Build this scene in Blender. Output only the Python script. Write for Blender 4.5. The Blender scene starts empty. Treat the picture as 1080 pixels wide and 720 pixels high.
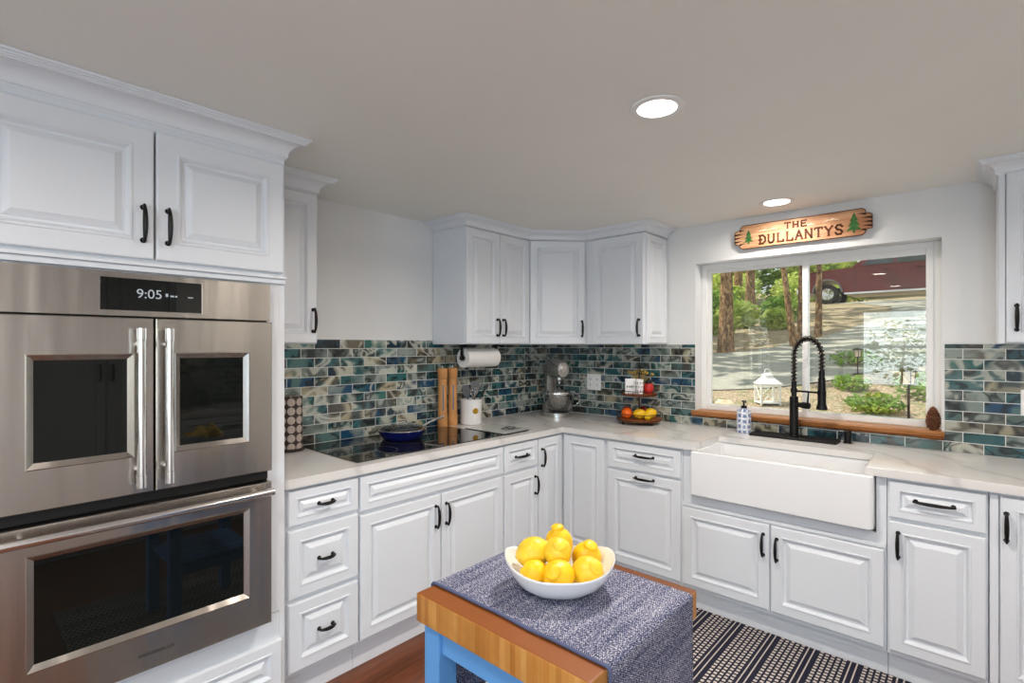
import bpy, bmesh, math, random
from mathutils import Matrix, Vector, noise
PI = math.pi
random.seed(7)
sc = bpy.context.scene
COL = sc.collection

# ------------------------------------------------------------------ camera
CAM = Vector((2.63, -3.333, 1.4385)); YAW = 0.7355
cd = bpy.data.cameras.new('camera'); cam = bpy.data.objects.new('camera', cd); COL.objects.link(cam)
cam.location = CAM; cam.rotation_euler = (PI/2, 0, YAW)
cd.sensor_width = 36; cd.lens = 540.75/1080*36; cd.shift_y = 4.4/1080; cd.clip_start = .02; cd.clip_end = 300
sc.camera = cam

# ------------------------------------------------------------------ light
vs = sc.view_settings
vs.view_transform = 'Standard'; vs.look = 'None'; vs.gamma = 1; vs.use_curve_mapping = False
vs.exposure = -0.03
w = bpy.data.worlds.new('world'); sc.world = w; w.use_nodes = True
wn = w.node_tree.nodes; wl = w.node_tree.links
bgn = wn['Background']; bgn.inputs[0].default_value = (.90, .95, 1.0, 1); bgn.inputs[1].default_value = 1.15
SUN = bpy.data.lights.new('sun', 'SUN'); sun = bpy.data.objects.new('sun', SUN); COL.objects.link(sun)
SUN.energy = 7.5; SUN.angle = math.radians(.6); SUN.color = (1, .93, .80)
sun.rotation_euler = Vector((.62, .14, -.77)).to_track_quat('-Z', 'Y').to_euler()
def area(name, loc, d, sx, sy, power, color, spread=PI):
    L = bpy.data.lights.new(name, 'AREA'); o = bpy.data.objects.new(name, L); COL.objects.link(o)
    L.shape = 'RECTANGLE'; L.size = sx; L.size_y = sy; L.energy = power; L.color = color; L.spread = spread
    o.location = loc; o.rotation_euler = Vector(d).to_track_quat('-Z', 'Y').to_euler()
    return o
# area lights: fill at the added glazed door and right rear window, daylight elsewhere
area('door_fill', (4.03, -4.75, 1.15), (-1, .0, 0), 1.9, 1.9, 18, (.74, .87, 1.0))
area('rear_fill', (3.52, -6.08, 1.35), (-.1, 1, 0), .62, 1.35, 44, (.62, .80, 1.0))
area('daylight_rear_left', (1.71, -7.3, 1.5), (0, 1, 0), 1.7, 1.9, 58, (.88, .95, 1.0))
area('daylight_kitchen_window', (1.88, .16, 1.5), (0, -1, -.1), 1.1, .85, 2.5, (.84, .92, 1.0))
LAMP_W = 11.0
LAMP_C = (1.0, .92, .84)

# ------------------------------------------------------------------ node helpers
class N:
    def __init__(s, name):
        s.m = bpy.data.materials.new(name); s.m.use_nodes = True
        s.t = s.m.node_tree; s.b = s.t.nodes['Principled BSDF']; s.out = s.t.nodes['Material Output']
    def n(s, typ, **kw):
        nd = s.t.nodes.new(typ)
        for k, v in kw.items(): setattr(nd, k, v)
        return nd
    def l(s, a, b): s.t.links.new(a, b)
    def inp(s, sock, v):
        if hasattr(v, 'is_linked') or hasattr(v, 'links'): s.l(v, sock)
        else: sock.default_value = v
    def math(s, op, a, b=0.0, c=0.0):
        nd = s.n('ShaderNodeMath', operation=op)
        for i, v in enumerate((a, b, c)): s.inp(nd.inputs[i], v)
        return nd.outputs[0]
    def coord(s, which='Object'): return s.n('ShaderNodeTexCoord').outputs[which]
    def mapping(s, vec, scale=(1, 1, 1), loc=(0, 0, 0), rot=(0, 0, 0)):
        nd = s.n('ShaderNodeMapping'); s.l(vec, nd.inputs[0])
        nd.inputs['Scale'].default_value = scale; nd.inputs['Location'].default_value = loc; nd.inputs['Rotation'].default_value = rot
        return nd.outputs[0]
    def noise(s, vec, scale=5, detail=4, rough=.5, dist=0, dims='3D', w=None):
        nd = s.n('ShaderNodeTexNoise', noise_dimensions=dims)
        s.l(vec, nd.inputs['Vector']); nd.inputs['Scale'].default_value = scale
        nd.inputs['Detail'].default_value = detail; nd.inputs['Roughness'].default_value = rough
        nd.inputs['Distortion'].default_value = dist
        if w is not None: s.inp(nd.inputs['W'], w)
        return nd.outputs['Fac']
    def ramp(s, fac, stops, interp='LINEAR'):
        nd = s.n('ShaderNodeValToRGB'); s.l(fac, nd.inputs[0]); cr = nd.color_ramp; cr.interpolation = interp
        while len(cr.elements) < len(stops): cr.elements.new(.5)
        for e, (p, c) in zip(cr.elements, stops): e.position = p; e.color = (*c, 1)
        return nd.outputs[0]
    def mix(s, f, a, b, mode='MIX'):
        nd = s.n('ShaderNodeMix', data_type='RGBA', blend_type=mode)
        s.inp(nd.inputs[0], f)
        for k, v in ((6, a), (7, b)):
            if isinstance(v, tuple): nd.inputs[k].default_value = (*v, 1) if len(v) == 3 else v
            else: s.l(v, nd.inputs[k])
        return nd.outputs[2]
    def sep(s, vec):
        nd = s.n('ShaderNodeSeparateXYZ'); s.l(vec, nd.inputs[0]); return nd.outputs
    def comb(s, x, y, z):
        nd = s.n('ShaderNodeCombineXYZ')
        for i, v in enumerate((x, y, z)): s.inp(nd.inputs[i], v)
        return nd.outputs[0]
    def bump(s, h, strength=.3, dist=.01):
        nd = s.n('ShaderNodeBump'); s.l(h, nd.inputs['Height'])
        nd.inputs['Strength'].default_value = strength; nd.inputs['Distance'].default_value = dist
        s.l(nd.outputs[0], s.b.inputs['Normal'])
    def set(s, color=None, rough=None, metal=None, spec=None, **kw):
        b = s.b.inputs
        if color is not None:
            if isinstance(color, tuple): b['Base Color'].default_value = (*color, 1)
            else: s.l(color, b['Base Color'])
        if rough is not None: s.inp(b['Roughness'], rough)
        if metal is not None: b['Metallic'].default_value = metal
        if spec is not None: b['Specular IOR Level'].default_value = spec
        for k, v in kw.items(): s.inp(b[k.replace('_', ' ')], v)
        return s.m

def simple(name, color, rough=.5, metal=0, spec=.5, var=.04, vs_=8, bump=0):
    m = N(name); c = m.coord()
    f = m.noise(c, vs_, 3)
    lo = tuple(max(0, x*(1-var)) for x in color); hi = tuple(min(1, x*(1+var)) for x in color)
    col = m.ramp(f, [(.3, lo), (.7, hi)])
    if bump: m.bump(m.noise(c, vs_*14, 3), bump, .003)
    return m.set(col, rough, metal, spec)
def srgb(r, g, b):
    f = lambda v: ((v/255+.055)/1.055)**2.4 if v/255 > .04045 else v/255/12.92
    return (f(r), f(g), f(b))

M = {}
M['cab'] = simple('white_cabinet_paint', (.755, .78, .815), .32, 0, .45, .01, 3)
M['wall'] = simple('off_white_wall_paint', (.77, .775, .77), .65, 0, .25, .012, 2, .06)
M['ceil'] = simple('ceiling_paint', (.84, .835, .79), .75, 0, .2, .015, 1.5, .1)
M['trim'] = simple('white_vinyl', (.82, .82, .80), .4, 0, .4, .01, 3)
M['porcelain'] = simple('white_porcelain', (.84, .84, .845), .12, 0, .5, .006, 2)
M['black'] = simple('oil_rubbed_black_metal', (.012, .011, .011), .38, .6, .5, .3, 60)
M['bronze'] = simple('dark_bronze_metal', (.05, .03, .022), .35, .7, .5, .3, 60)
M['darkgap'] = simple('black_plastic', (.01, .01, .01), .5, 0, .3, .2, 10)
M['rubber'] = simple('black_rubber', (.014, .014, .014), .7, 0, .3, .2, 10)
M['glassblack'] = simple('black_oven_glass', (.006, .007, .006), .025, 0, .32, .2, 3)
M['chrome'] = simple('polished_steel', (.74, .72, .70), .14, 1, .5, .03, 6)
M['silver'] = simple('silver_enamel_metal', (.52, .51, .49), .24, .85, .5, .05, 6)
M['bluepaint'] = simple('blue_paint', srgb(96, 154, 212), .45, 0, .4, .02, 4)
M['lemon'] = simple('lemon_peel', srgb(236, 188, 22), .36, 0, .45, .12, 18, .25)
M['lemon2'] = simple('pale_lemon_peel', srgb(234, 196, 46), .36, 0, .45, .14, 22, .25)
M['orange'] = simple('orange_peel', srgb(232, 100, 10), .42, 0, .45, .1, 20, .3)
M['apple'] = simple('red_apple_skin', srgb(150, 24, 18), .25, 0, .5, .35, 14)
M['stem'] = simple('green_stem_end', srgb(150, 140, 40), .6, 0, .3, .2, 40)
M['enamel'] = simple('dark_blue_enamel', srgb(14, 24, 84), .12, 0, .6, .2, 5)
M['paper'] = simple('white_paper_towel', (.82, .81, .78), .9, 0, .1, .02, 40, .2)
M['ceramic'] = simple('white_ceramic', (.80, .79, .77), .25, 0, .5, .03, 8)
M['gold'] = simple('gold_medallion', srgb(178, 140, 46), .35, .8, .5, .3, 60)
M['grey'] = simple('grey_silicone', (.12, .125, .13), .5, 0, .4, .15, 20)
M['plate'] = simple('white_plastic_plate', (.82, .82, .82), .35, 0, .4, .01, 8)
M['red'] = simple('red_glazed_ceramic', srgb(190, 40, 36), .3, 0, .5, .2, 20)
M['dry'] = simple('dried_yellow_flowers', srgb(176, 146, 70), .8, 0, .2, .4, 60)
M['ltile'] = simple('cream_paint', srgb(225, 205, 180), .6)
M['carve'] = simple('burnt_brown_lettering', srgb(92, 48, 28), .6, 0, .2, .2, 30)
M['burn'] = simple('charred_wood', srgb(38, 24, 20), .7, 0, .2, .3, 30)
M['pine_g'] = simple('painted_pine_green', srgb(58, 104, 52), .6, 0, .2, .35, 60)
M['bark'] = None
M['white_metal'] = simple('white_painted_metal', (.82, .82, .80), .4, 0, .4, .03, 10)
M['rock'] = simple('pale_rock', srgb(214, 196, 168), .9, 0, .2, .35, 9, .5)
M['tyre'] = simple('tyre_rubber', (.02, .02, .02), .8, 0, .2, .2, 10)
M['truck'] = simple('maroon_car_paint', srgb(96, 34, 32), .25, .1, .5, .1, 3)
M['carglass'] = simple('tinted_car_glass', (.03, .04, .05), .05, 0, .7, .1, 3)
M['log'] = simple('brown_cone_scales', srgb(112, 72, 50), .8, 0, .2, .4, 50)

# emission
def emit(name, color, strength):
    m = N(name); m.set((0, 0, 0), .5); m.b.inputs['Emission Color'].default_value = (*color, 1); m.b.inputs['Emission Strength'].default_value = strength
    return m.m
M['lens'] = emit('lit_led_lens', (1, .93, .84), 14)
M['screen_txt'] = emit('lit_display_digits', (.8, .88, .95), .5)

# clear glass: thin sheet
def clear_glass(name, tint=(1, 1, 1), boost=1.0, rough=0.0):
    m = N(name)
    tr = m.n('ShaderNodeBsdfTransparent'); tr.inputs[0].default_value = (*tint, 1)
    gl = m.n('ShaderNodeBsdfGlossy'); gl.inputs['Roughness'].default_value = rough
    fr = m.n('ShaderNodeFresnel'); fr.inputs[0].default_value = 1.5
    mx = m.n('ShaderNodeMixShader'); m.l(m.math('MULTIPLY', fr.outputs[0], boost), mx.inputs[0])
    m.l(tr.outputs[0], mx.inputs[1]); m.l(gl.outputs[0], mx.inputs[2]); m.l(mx.outputs[0], m.out.inputs[0])
    return m.m
M['pane'] = clear_glass('window_glass', (.95, .97, .95), 1.6)
M['lidglass'] = clear_glass('clear_glass', (.90, .93, .91), 2.2, .02)
M['bowlglass'] = clear_glass('mixer_bowl_glass', (.86, .86, .85), 4.5, .04)

# brushed stainless
m = N('brushed_stainless_steel'); c = m.coord()
st = m.noise(m.mapping(c, (1, 260, 2)), 1.0, 2, .5)
wv = m.noise(m.mapping(c, (1, 4.5, .35)), 1.7, 2, .5)
m.bump(wv, .14, .05)
M['steel'] = m.set(m.ramp(st, [(.2, (.455, .42, .38)), (.8, (.50, .462, .42))]), m.math('ADD', m.math('MULTIPLY', st, .03), .23), 1.0, None, Anisotropic=.7, Anisotropic_Rotation=.25)

# quartz worktop
m = N('pale_veined_quartz'); c = m.coord()
wv = m.n('ShaderNodeTexWave', wave_type='BANDS', bands_direction='DIAGONAL'); m.l(c, wv.inputs[0])
wv.inputs['Scale'].default_value = 1.3; wv.inputs['Distortion'].default_value = 9; wv.inputs['Detail'].default_value = 4; wv.inputs['Detail Scale'].default_value = 1.4
cl = m.noise(c, 6, 6, .6)
vein = m.ramp(wv.outputs['Fac'], [(0, (.60, .58, .56)), (.07, (.72, .70, .68)), (.2, (.755, .735, .71))])
M['quartz'] = m.set(m.mix(m.math('MULTIPLY', cl, .5), vein, (.70, .67, .64)), .13, 0, .5)

# glass mosaic tile; uv = metres along the wall and height
def tile_mat(name, shift, seed, dark):
    m = N(name); uv = m.n('ShaderNodeUVMap').outputs[0]
    v = m.mapping(uv, (1, 1, 1), (shift, -.9155, 0))
    br = m.n('ShaderNodeTexBrick'); m.l(v, br.inputs['Vector']); br.offset = .5; br.squash = 1
    br.inputs['Color1'].default_value = (0, 0, 0, 1); br.inputs['Color2'].default_value = (1, 1, 1, 1); br.inputs['Mortar'].default_value = (.5, .5, .5, 1)
    for k, val in (('Scale', 1), ('Mortar Size', .0018), ('Mortar Smooth', .15), ('Bias', 0), ('Brick Width', .150), ('Row Height', .0507)): br.inputs[k].default_value = val
    r = m.sep(br.outputs['Color'])[0]; mort = br.outputs['Fac']
    w4 = m.math('ADD', m.math('MULTIPLY', r, 61.0), seed)
    n1 = m.noise(m.mapping(v, (1, 1.25, 1)), 8.5, 1.3, .45, 1.1, '4D', w4)      # agate swirls, new in each tile
    n2 = m.noise(v, 10, 1.0, .4, .6, '4D', m.math('ADD', w4, 17.3))
    rf = lambda k: m.math('FRACT', m.math('MULTIPLY', r, k))
    s_ = m.math('ADD', m.math('MULTIPLY', m.math('SINE', m.math('MULTIPLY', n1, m.math('ADD', 9.0, m.math('MULTIPLY', rf(7.3), 13.0)))), .5), .5)
    base = m.ramp(rf(13.7), [(0, srgb(74, 84, 82)), (.13, srgb(24, 48, 62)), (.25, srgb(92, 104, 98)), (.38, srgb(42, 88, 92)), (.52, srgb(72, 70, 62)),
                      (.64, srgb(52, 104, 98)), (.74, srgb(110, 104, 88)), (.85, srgb(34, 74, 104)), (.94, srgb(56, 62, 60))], 'CONSTANT')
    alt = m.ramp(rf(29.1), [(0, srgb(150, 160, 152)), (.2, srgb(84, 118, 116)), (.36, srgb(172, 164, 138)), (.55, srgb(60, 104, 110)), (.7, srgb(136, 148, 144)), (.85, srgb(186, 186, 172))], 'CONSTANT')
    c1 = m.mix(m.ramp(n2, [(.42, (0, 0, 0)), (.58, (1, 1, 1))]), base, alt)
    c2 = m.mix(m.ramp(s_, [(.0, (.8, .8, .8)), (.06, (.6, .6, .6)), (.20, (0, 0, 0))]), c1, srgb(24, 26, 26))
    lt = m.math('MULTIPLY', m.sep(m.ramp(s_, [(.66, (0, 0, 0)), (.97, (.72, .72, .72))]))[0], m.math('GREATER_THAN', rf(53.9), .45))
    c3 = m.mix(lt, c2, srgb(204, 204, 190))
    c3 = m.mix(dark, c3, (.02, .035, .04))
    col = m.mix(mort, c3, (.66, .67, .64))
    m.bump(m.math('SUBTRACT', 1.0, mort), .5, .002)
    return m.set(col, m.math('ADD', m.math('MULTIPLY', mort, .5), .07), 0, .6)
M['tile_left'] = tile_mat('swirled_glass_mosaic_left', 2.083, 3.0, .0)
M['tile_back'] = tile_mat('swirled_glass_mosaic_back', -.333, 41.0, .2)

# timber floor
m = N('red_brown_hardwood'); c = m.coord()
br = m.n('ShaderNodeTexBrick'); m.l(m.mapping(c, (1, 1, 1), (0, 0, 0), (0, 0, PI/2)), br.inputs['Vector']); br.offset = .37
br.inputs['Color1'].default_value = (*srgb(74, 34, 14), 1); br.inputs['Color2'].default_value = (*srgb(124, 64, 26), 1); br.inputs['Mortar'].default_value = (*srgb(40, 18, 8), 1)
for k, val in (('Scale', 1), ('Mortar Size', .0012), ('Brick Width', 1.1), ('Row Height', .085), ('Bias', 0)): br.inputs[k].default_value = val
g = m.noise(m.mapping(c, (30, 2.5, 1)), 2, 5, .6, .6)
M['floor'] = m.set(m.mix(.5, br.outputs['Color'], m.ramp(g, [(.3, srgb(56, 24, 10)), (.7, srgb(142, 78, 34))]), 'MIX'), .28, 0, .5)

# butcher block: maple strips glued on edge
def strips(name, axis, wid, cols, rough=.4, lin=(2.0, 40, 40)):
    m = N(name); c = m.coord(); x = m.sep(c)
    f = m.math('FLOOR', m.math('DIVIDE', x[axis], wid))
    wn_ = m.n('ShaderNodeTexWhiteNoise', noise_dimensions='1D'); m.l(f, wn_.inputs['W'])
    base = m.ramp(wn_.outputs['Value'], cols)
    g = m.noise(m.mapping(c, lin), 1.5, 4, .6, .8)
    blot = m.noise(c, 7, 3, .6)
    col = m.mix(m.math('MULTIPLY', g, .40), base, srgb(112, 62, 20))
    col = m.mix(m.ramp(blot, [(.45, (0, 0, 0)), (.75, (.5, .5, .5))]), col, srgb(124, 70, 24))
    return m.set(col, rough, 0, .4)
BC = [(0, srgb(180, 118, 52)), (.4, srgb(208, 150, 76)), (.7, srgb(196, 132, 62)), (1, srgb(222, 168, 96))]
M['block'] = strips('oiled_maple_block', 0, .0135, BC, .42, (110, 60, 3))
M['blocktop'] = strips('dark_oiled_block_top', 1, .044, [(0, srgb(98, 52, 18)), (.5, srgb(136, 76, 28)), (1, srgb(114, 60, 20))], .4, (3, 40, 40))
M['sillwood'] = strips('live_edge_wood', 1, .3, [(0, srgb(172, 114, 64)), (1, srgb(190, 132, 80))], .4, (3, 60, 60))
M['mill'] = strips('turned_beech', 0, .5, [(0, srgb(212, 150, 88)), (1, srgb(222, 162, 98))], .45, (60, 60, 3))
M['traywood'] = strips('stained_tray_wood', 1, .03, [(0, srgb(128, 66, 30)), (1, srgb(160, 88, 44))], .45, (4, 50, 50))
m = N('sign_board_wood'); c = m.coord()
g = m.noise(m.mapping(c, (3, 30, 30)), 1.6, 5, .6, 1.0); h = m.noise(c, 5, 2)
col = m.mix(m.ramp(h, [(.40, (0, 0, 0)), (.75, (.75, .75, .75))]), m.ramp(g, [(.25, srgb(150, 98, 64)), (.55, srgb(206, 158, 118)), (.8, srgb(226, 188, 152))]), srgb(146, 88, 52))
M['sign'] = m.set(col, .5, 0, .35)

# woven runner
def weave(name, c1, c2, c3):
    m = N(name); c = m.coord('UV'); x = m.sep(c)
    a = m.noise(m.mapping(c, (420, 190, 1)), 1, 2, .6)
    b = m.noise(m.mapping(c, (60, 6, 1)), 1, 3, .6)
    p = m.math('MULTIPLY', m.math('SINE', m.math('MULTIPLY', x[0], 1500)), m.math('SINE', m.math('MULTIPLY', x[1], 900)))
    f = m.math('ADD', m.math('ADD', m.math('MULTIPLY', a, .9), m.math('MULTIPLY', p, .10)), m.math('MULTIPLY', m.math('SUBTRACT', b, .5), .28))
    m.bump(f, .6, .002)
    return m.set(m.ramp(f, [(.30, c1), (.46, c2), (.62, c3)]), .95, 0, .1)
M['runner'] = weave('woven_denim_cotton', srgb(30, 36, 64), srgb(88, 94, 122), srgb(202, 199, 205))
# striped rug
m = N('striped_flatweave_rug'); c = m.coord(); x = m.sep(c)
s_ = m.math('FRACT', m.math('DIVIDE', m.math('ADD', x[0], -.016+5*.168), .168))
def band(v, c0, h): return m.math('LESS_THAN', m.math('ABSOLUTE', m.math('SUBTRACT', v, c0)), h)
l1 = band(s_, .07, .016); l2 = band(s_, .21, .016)
q = m.math('MULTIPLY', m.math('DIVIDE', m.math('SUBTRACT', s_, .33), .67), 5.0)
ci = m.math('FLOOR', q); cf = m.math('FRACT', q)
yf = m.math('FRACT', m.math('ADD', m.math('DIVIDE', x[1], .025), m.math('MULTIPLY', ci, .5)))
dot = m.math('MULTIPLY', m.math('MULTIPLY', band(cf, .5, .31), band(yf, .5, .29)), m.math('GREATER_THAN', s_, .33))
fac = m.math('MINIMUM', m.math('ADD', m.math('ADD', l1, l2), dot), 1.0)
ny = m.noise(c, 300, 2)
m.bump(m.math('ADD', m.math('MULTIPLY', fac, .5), ny), .5, .003)
M['rug'] = m.set(m.mix(fac, m.mix(ny, srgb(30, 30, 44), srgb(50, 50, 64)), m.mix(ny, srgb(184, 174, 166), srgb(214, 206, 198))), .95, 0, .1)
# log-slice canister
m = N('wood_slice_mosaic'); uv = m.n('ShaderNodeUVMap').outputs[0]; x = m.sep(uv)
fx = m.math('SUBTRACT', m.math('FRACT', m.math('DIVIDE', x[0], .0432)), .5); fy = m.math('SUBTRACT', m.math('FRACT', m.math('DIVIDE', x[1], .0445)), .5)
d = m.math('SQRT', m.math('ADD', m.math('MULTIPLY', fx, fx), m.math('MULTIPLY', fy, fy)))
nz = m.noise(uv, 160, 3)
M['slices'] = m.set(m.mix(m.math('LESS_THAN', d, .44), srgb(62, 50, 46), m.mix(nz, srgb(140, 122, 112), srgb(214, 200, 190))), .6, 0, .3)
# soap bottle pattern
m = N('blue_white_patterned_glaze'); uv = m.n('ShaderNodeUVMap').outputs[0]
vo = m.n('ShaderNodeTexVoronoi', feature='DISTANCE_TO_EDGE'); m.l(m.mapping(uv, (34, 30, 1)), vo.inputs['Vector']); vo.inputs['Scale'].default_value = 1; vo.inputs['Randomness'].default_value = .25
nz = m.noise(uv, 150, 2, .5)
M['soap'] = m.set(m.mix(m.ramp(m.math('ADD', vo.outputs['Distance'], m.math('MULTIPLY', m.math('SUBTRACT', nz, .5), .9)), [(.16, (0, 0, 0)), (.2, (1, 1, 1))]), srgb(226, 228, 232), srgb(112, 130, 170)), .2, 0, .5)
# bark
m = N('ridged_tree_bark'); c = m.coord()
g = m.noise(m.mapping(c, (9, 9, 4)), 2.4, 5, .7, .4)
m.bump(g, .9, .05)
M['bark'] = m.set(m.ramp(g, [(.36, srgb(64, 48, 36)), (.5, srgb(140, 110, 80)), (.64, srgb(206, 172, 130))]), .95, 0, .1)
def leafmat(name, c1, c2):
    m = N(name); c = m.coord(); f = m.noise(c, 1.7, 3)
    col = m.ramp(f, [(.3, c1), (.7, c2)])
    m.set(col, .5, 0, .3)
    tl = m.n('ShaderNodeBsdfTranslucent'); m.l(col, tl.inputs[0])
    ad = m.n('ShaderNodeMixShader'); ad.inputs[0].default_value = .5
    m.l(m.b.outputs[0], ad.inputs[1]); m.l(tl.outputs[0], ad.inputs[2]); m.l(ad.outputs[0], m.out.inputs[0])
    return m.m
M['leaf'] = leafmat('yellow_green_leaves', srgb(160, 186, 80), srgb(222, 228, 140))
M['leaf2'] = leafmat('mid_green_leaves', srgb(96, 138, 58), srgb(166, 192, 96))
# ground
m = N('leaf_littered_earth'); c = m.coord()
f = m.noise(c, 6, 6, .7); f2 = m.noise(c, 45, 3, .6); f3 = m.noise(c, .7, 3)
col = m.ramp(f2, [(.3, srgb(96, 80, 66)), (.5, srgb(166, 146, 124)), (.7, srgb(222, 206, 186))])
col = m.mix(m.ramp(f, [(.5, (0, 0, 0)), (.62, (.8, .8, .8))]), col, srgb(120, 128, 84))
m.bump(f2, .8, .03)
M['earth'] = m.set(col, .95, 0, .1)
M['asphalt'] = simple('grey_asphalt', srgb(158, 156, 148), .9, 0, .2, .16, 14, .3)

# ------------------------------------------------------------------ mesh helpers
def new(): return bmesh.new()
def frame(origin, right, normal):
    r = Vector(right).normalized(); n = Vector(normal).normalized(); u = n.cross(r)
    if u.z < 0: u = -u
    mt = Matrix((( r.x, u.x, n.x, origin[0]), (r.y, u.y, n.y, origin[1]), (r.z, u.z, n.z, origin[2]), (0, 0, 0, 1)))
    return mt
I4 = Matrix.Identity(4)
def box(bm, a, b, bev=0.0, F=I4, seg=2):
    x0, y0, z0 = a; x1, y1, z1 = b
    t = bmesh.new()
    vs_ = [t.verts.new(p) for p in ((x0, y0, z0), (x1, y0, z0), (x1, y1, z0), (x0, y1, z0), (x0, y0, z1), (x1, y0, z1), (x1, y1, z1), (x0, y1, z1))]
    for f in ((3, 2, 1, 0), (4, 5, 6, 7), (0, 1, 5, 4), (1, 2, 6, 5), (2, 3, 7, 6), (3, 0, 4, 7)): t.faces.new([vs_[i] for i in f])
    if bev: bmesh.ops.bevel(t, geom=t.edges[:] + t.verts[:], offset=bev, segments=seg, profile=.5, affect='EDGES')
    merge(bm, t, F)
def merge(bm, t, F=I4):
    mp = {}
    uvs = t.loops.layers.uv.active
    uvd = bm.loops.layers.uv.verify() if uvs else None
    for v in t.verts: mp[v] = bm.verts.new(F @ v.co)
    for f in t.faces:
        try: nf = bm.faces.new([mp[v] for v in f.verts])
        except ValueError: continue
        if uvs:
            for l0, l1 in zip(f.loops, nf.loops): l1[uvd].uv = l0[uvs].uv
    t.free()
def quadstrip(bm, rings, closed=True, cap0=False, cap1=False):
    vr = [[bm.verts.new(p) for p in r] for r in rings]
    n = len(vr[0])
    for a, b in zip(vr, vr[1:]):
        for i in range(n if closed else n-1):
            j = (i+1) % n
            bm.faces.new((a[i], a[j], b[j], b[i]))
    if cap0: bm.faces.new(vr[0][::-1])
    if cap1: bm.faces.new(vr[-1])
    return vr
def tube(bm, pts, rad, seg=10, caps=True, closed=False):
    pts = [Vector(p) for p in pts]; n = len(pts)
    rad = [rad]*n if not hasattr(rad, '__len__') else rad
    rings = []; up = None
    for i, p in enumerate(pts):
        if closed: d = pts[(i+1) % n] - pts[i-1]
        else: d = pts[min(i+1, n-1)] - pts[max(i-1, 0)]
        d.normalize()
        if up is None:
            up = Vector((0, 0, 1)) if abs(d.z) < .9 else Vector((1, 0, 0))
        up = (up - d*up.dot(d)).normalized(); s = d.cross(up)
        rings.append([p + (up*math.cos(2*PI*k/seg) + s*math.sin(2*PI*k/seg))*rad[i] for k in range(seg)])
    if closed: rings.append(rings[0])
    quadstrip(bm, rings, True, caps and not closed, caps and not closed)
def lathe(bm, prof, center=(0, 0, 0), seg=28, F=None, sx=1, sy=1, uv=False, caps=True):
    """prof: (radius, height); closes at r=0"""
    t = bmesh.new(); rings = []
    lay = t.loops.layers.uv.verify() if uv else None
    for r, z in prof:
        rings.append([t.verts.new((center[0]+max(r, 1e-5)*sx*math.cos(2*PI*k/seg), center[1]+max(r, 1e-5)*sy*math.sin(2*PI*k/seg), center[2]+z)) for k in range(seg)])
    for ri, (a, b) in enumerate(zip(rings, rings[1:])):
        for i in range(seg):
            j = (i+1) % seg
            f = t.faces.new((a[i], a[j], b[j], b[i]))
            if uv:
                r0 = prof[ri][0] or prof[ri+1][0]
                for l, (k, rr) in zip(f.loops, ((i, ri), (i+1, ri), (i+1, ri+1), (i, ri+1))):
                    l[lay].uv = (2*PI*k/seg*max(p[0] for p in prof), prof[rr][1])
    if caps and prof[0][0] > 0: t.faces.new(rings[0][::-1])
    if caps and prof[-1][0] > 0: t.faces.new(rings[-1])
    bmesh.ops.remove_doubles(t, verts=t.verts[:], dist=4e-5)
    merge(bm, t, F or I4)
def sphere(bm, c, r, seg=18, rings=12, scale=(1, 1, 1), F=I4, fn=None):
    t = bmesh.new(); bmesh.ops.create_uvsphere(t, u_segments=seg, v_segments=rings, radius=1)
    for v in t.verts:
        p = v.co.copy()
        if fn: p = fn(p)
        v.co = Vector((p.x*r*scale[0], p.y*r*scale[1], p.z*r*scale[2]))
    merge(bm, t, Matrix.Translation(c) @ F)
def prism(bm, poly, z0, z1, F=I4):
    t = bmesh.new()
    a = [t.verts.new((x, y, z0)) for x, y in poly]; b = [t.verts.new((x, y, z1)) for x, y in poly]; n = len(poly)
    for i in range(n):
        j = (i+1) % n; t.faces.new((a[i], a[j], b[j], b[i]))
    t.faces.new(a[::-1]); t.faces.new(b)
    bmesh.ops.recalc_face_normals(t, faces=t.faces[:])
    merge(bm, t, F)

def obj(name, bm, mt, parent=None, smooth=True, ang=38, kind=None):
    bmesh.ops.recalc_face_normals(bm, faces=bm.faces[:])
    if parent is not None:
        loc = Vector((0, 0, 0)); p = parent
        while p is not None: loc += p.location; p = p.parent
        for v in bm.verts: v.co -= loc
    me = bpy.data.meshes.new(name); bm.to_mesh(me); bm.free()
    for m_ in (mt if isinstance(mt, (list, tuple)) else [mt]): me.materials.append(m_)
    if smooth:
        me.shade_smooth(); me.set_sharp_from_angle(angle=math.radians(ang))
    o = bpy.data.objects.new(name, me); COL.objects.link(o)
    if smooth and ang > 22: o.modifiers.new('even_shading', 'WEIGHTED_NORMAL').keep_sharp = True
    if parent is not None: o.parent = parent
    if kind: o['kind'] = kind
    return o
def base_origin(o):
    """move a top-level mesh's origin to the middle of its base"""
    vs_ = [v.co for v in o.data.vertices]
    c = Vector(((min(v.x for v in vs_)+max(v.x for v in vs_))/2, (min(v.y for v in vs_)+max(v.y for v in vs_))/2, min(v.z for v in vs_)))
    o.data.transform(Matrix.Translation(-c)); o.location = o.location + c
def tag(o, label, cat, group=None):
    o['label'] = label; o['category'] = cat
    if group: o['group'] = group
    return o
def thing(name, label, cat, loc, group=None):
    o = bpy.data.objects.new(name, None); COL.objects.link(o); o.location = loc; o.empty_display_size = .1
    return tag(o, label, cat, group)
def single(name, bm, mt, label, cat, group=None, **kw):
    o = obj(name, bm, mt, **kw); base_origin(o); return tag(o, label, cat, group)
def struct(name, bm, mt, **kw): return obj(name, bm, mt, kind='structure', **kw)

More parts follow.
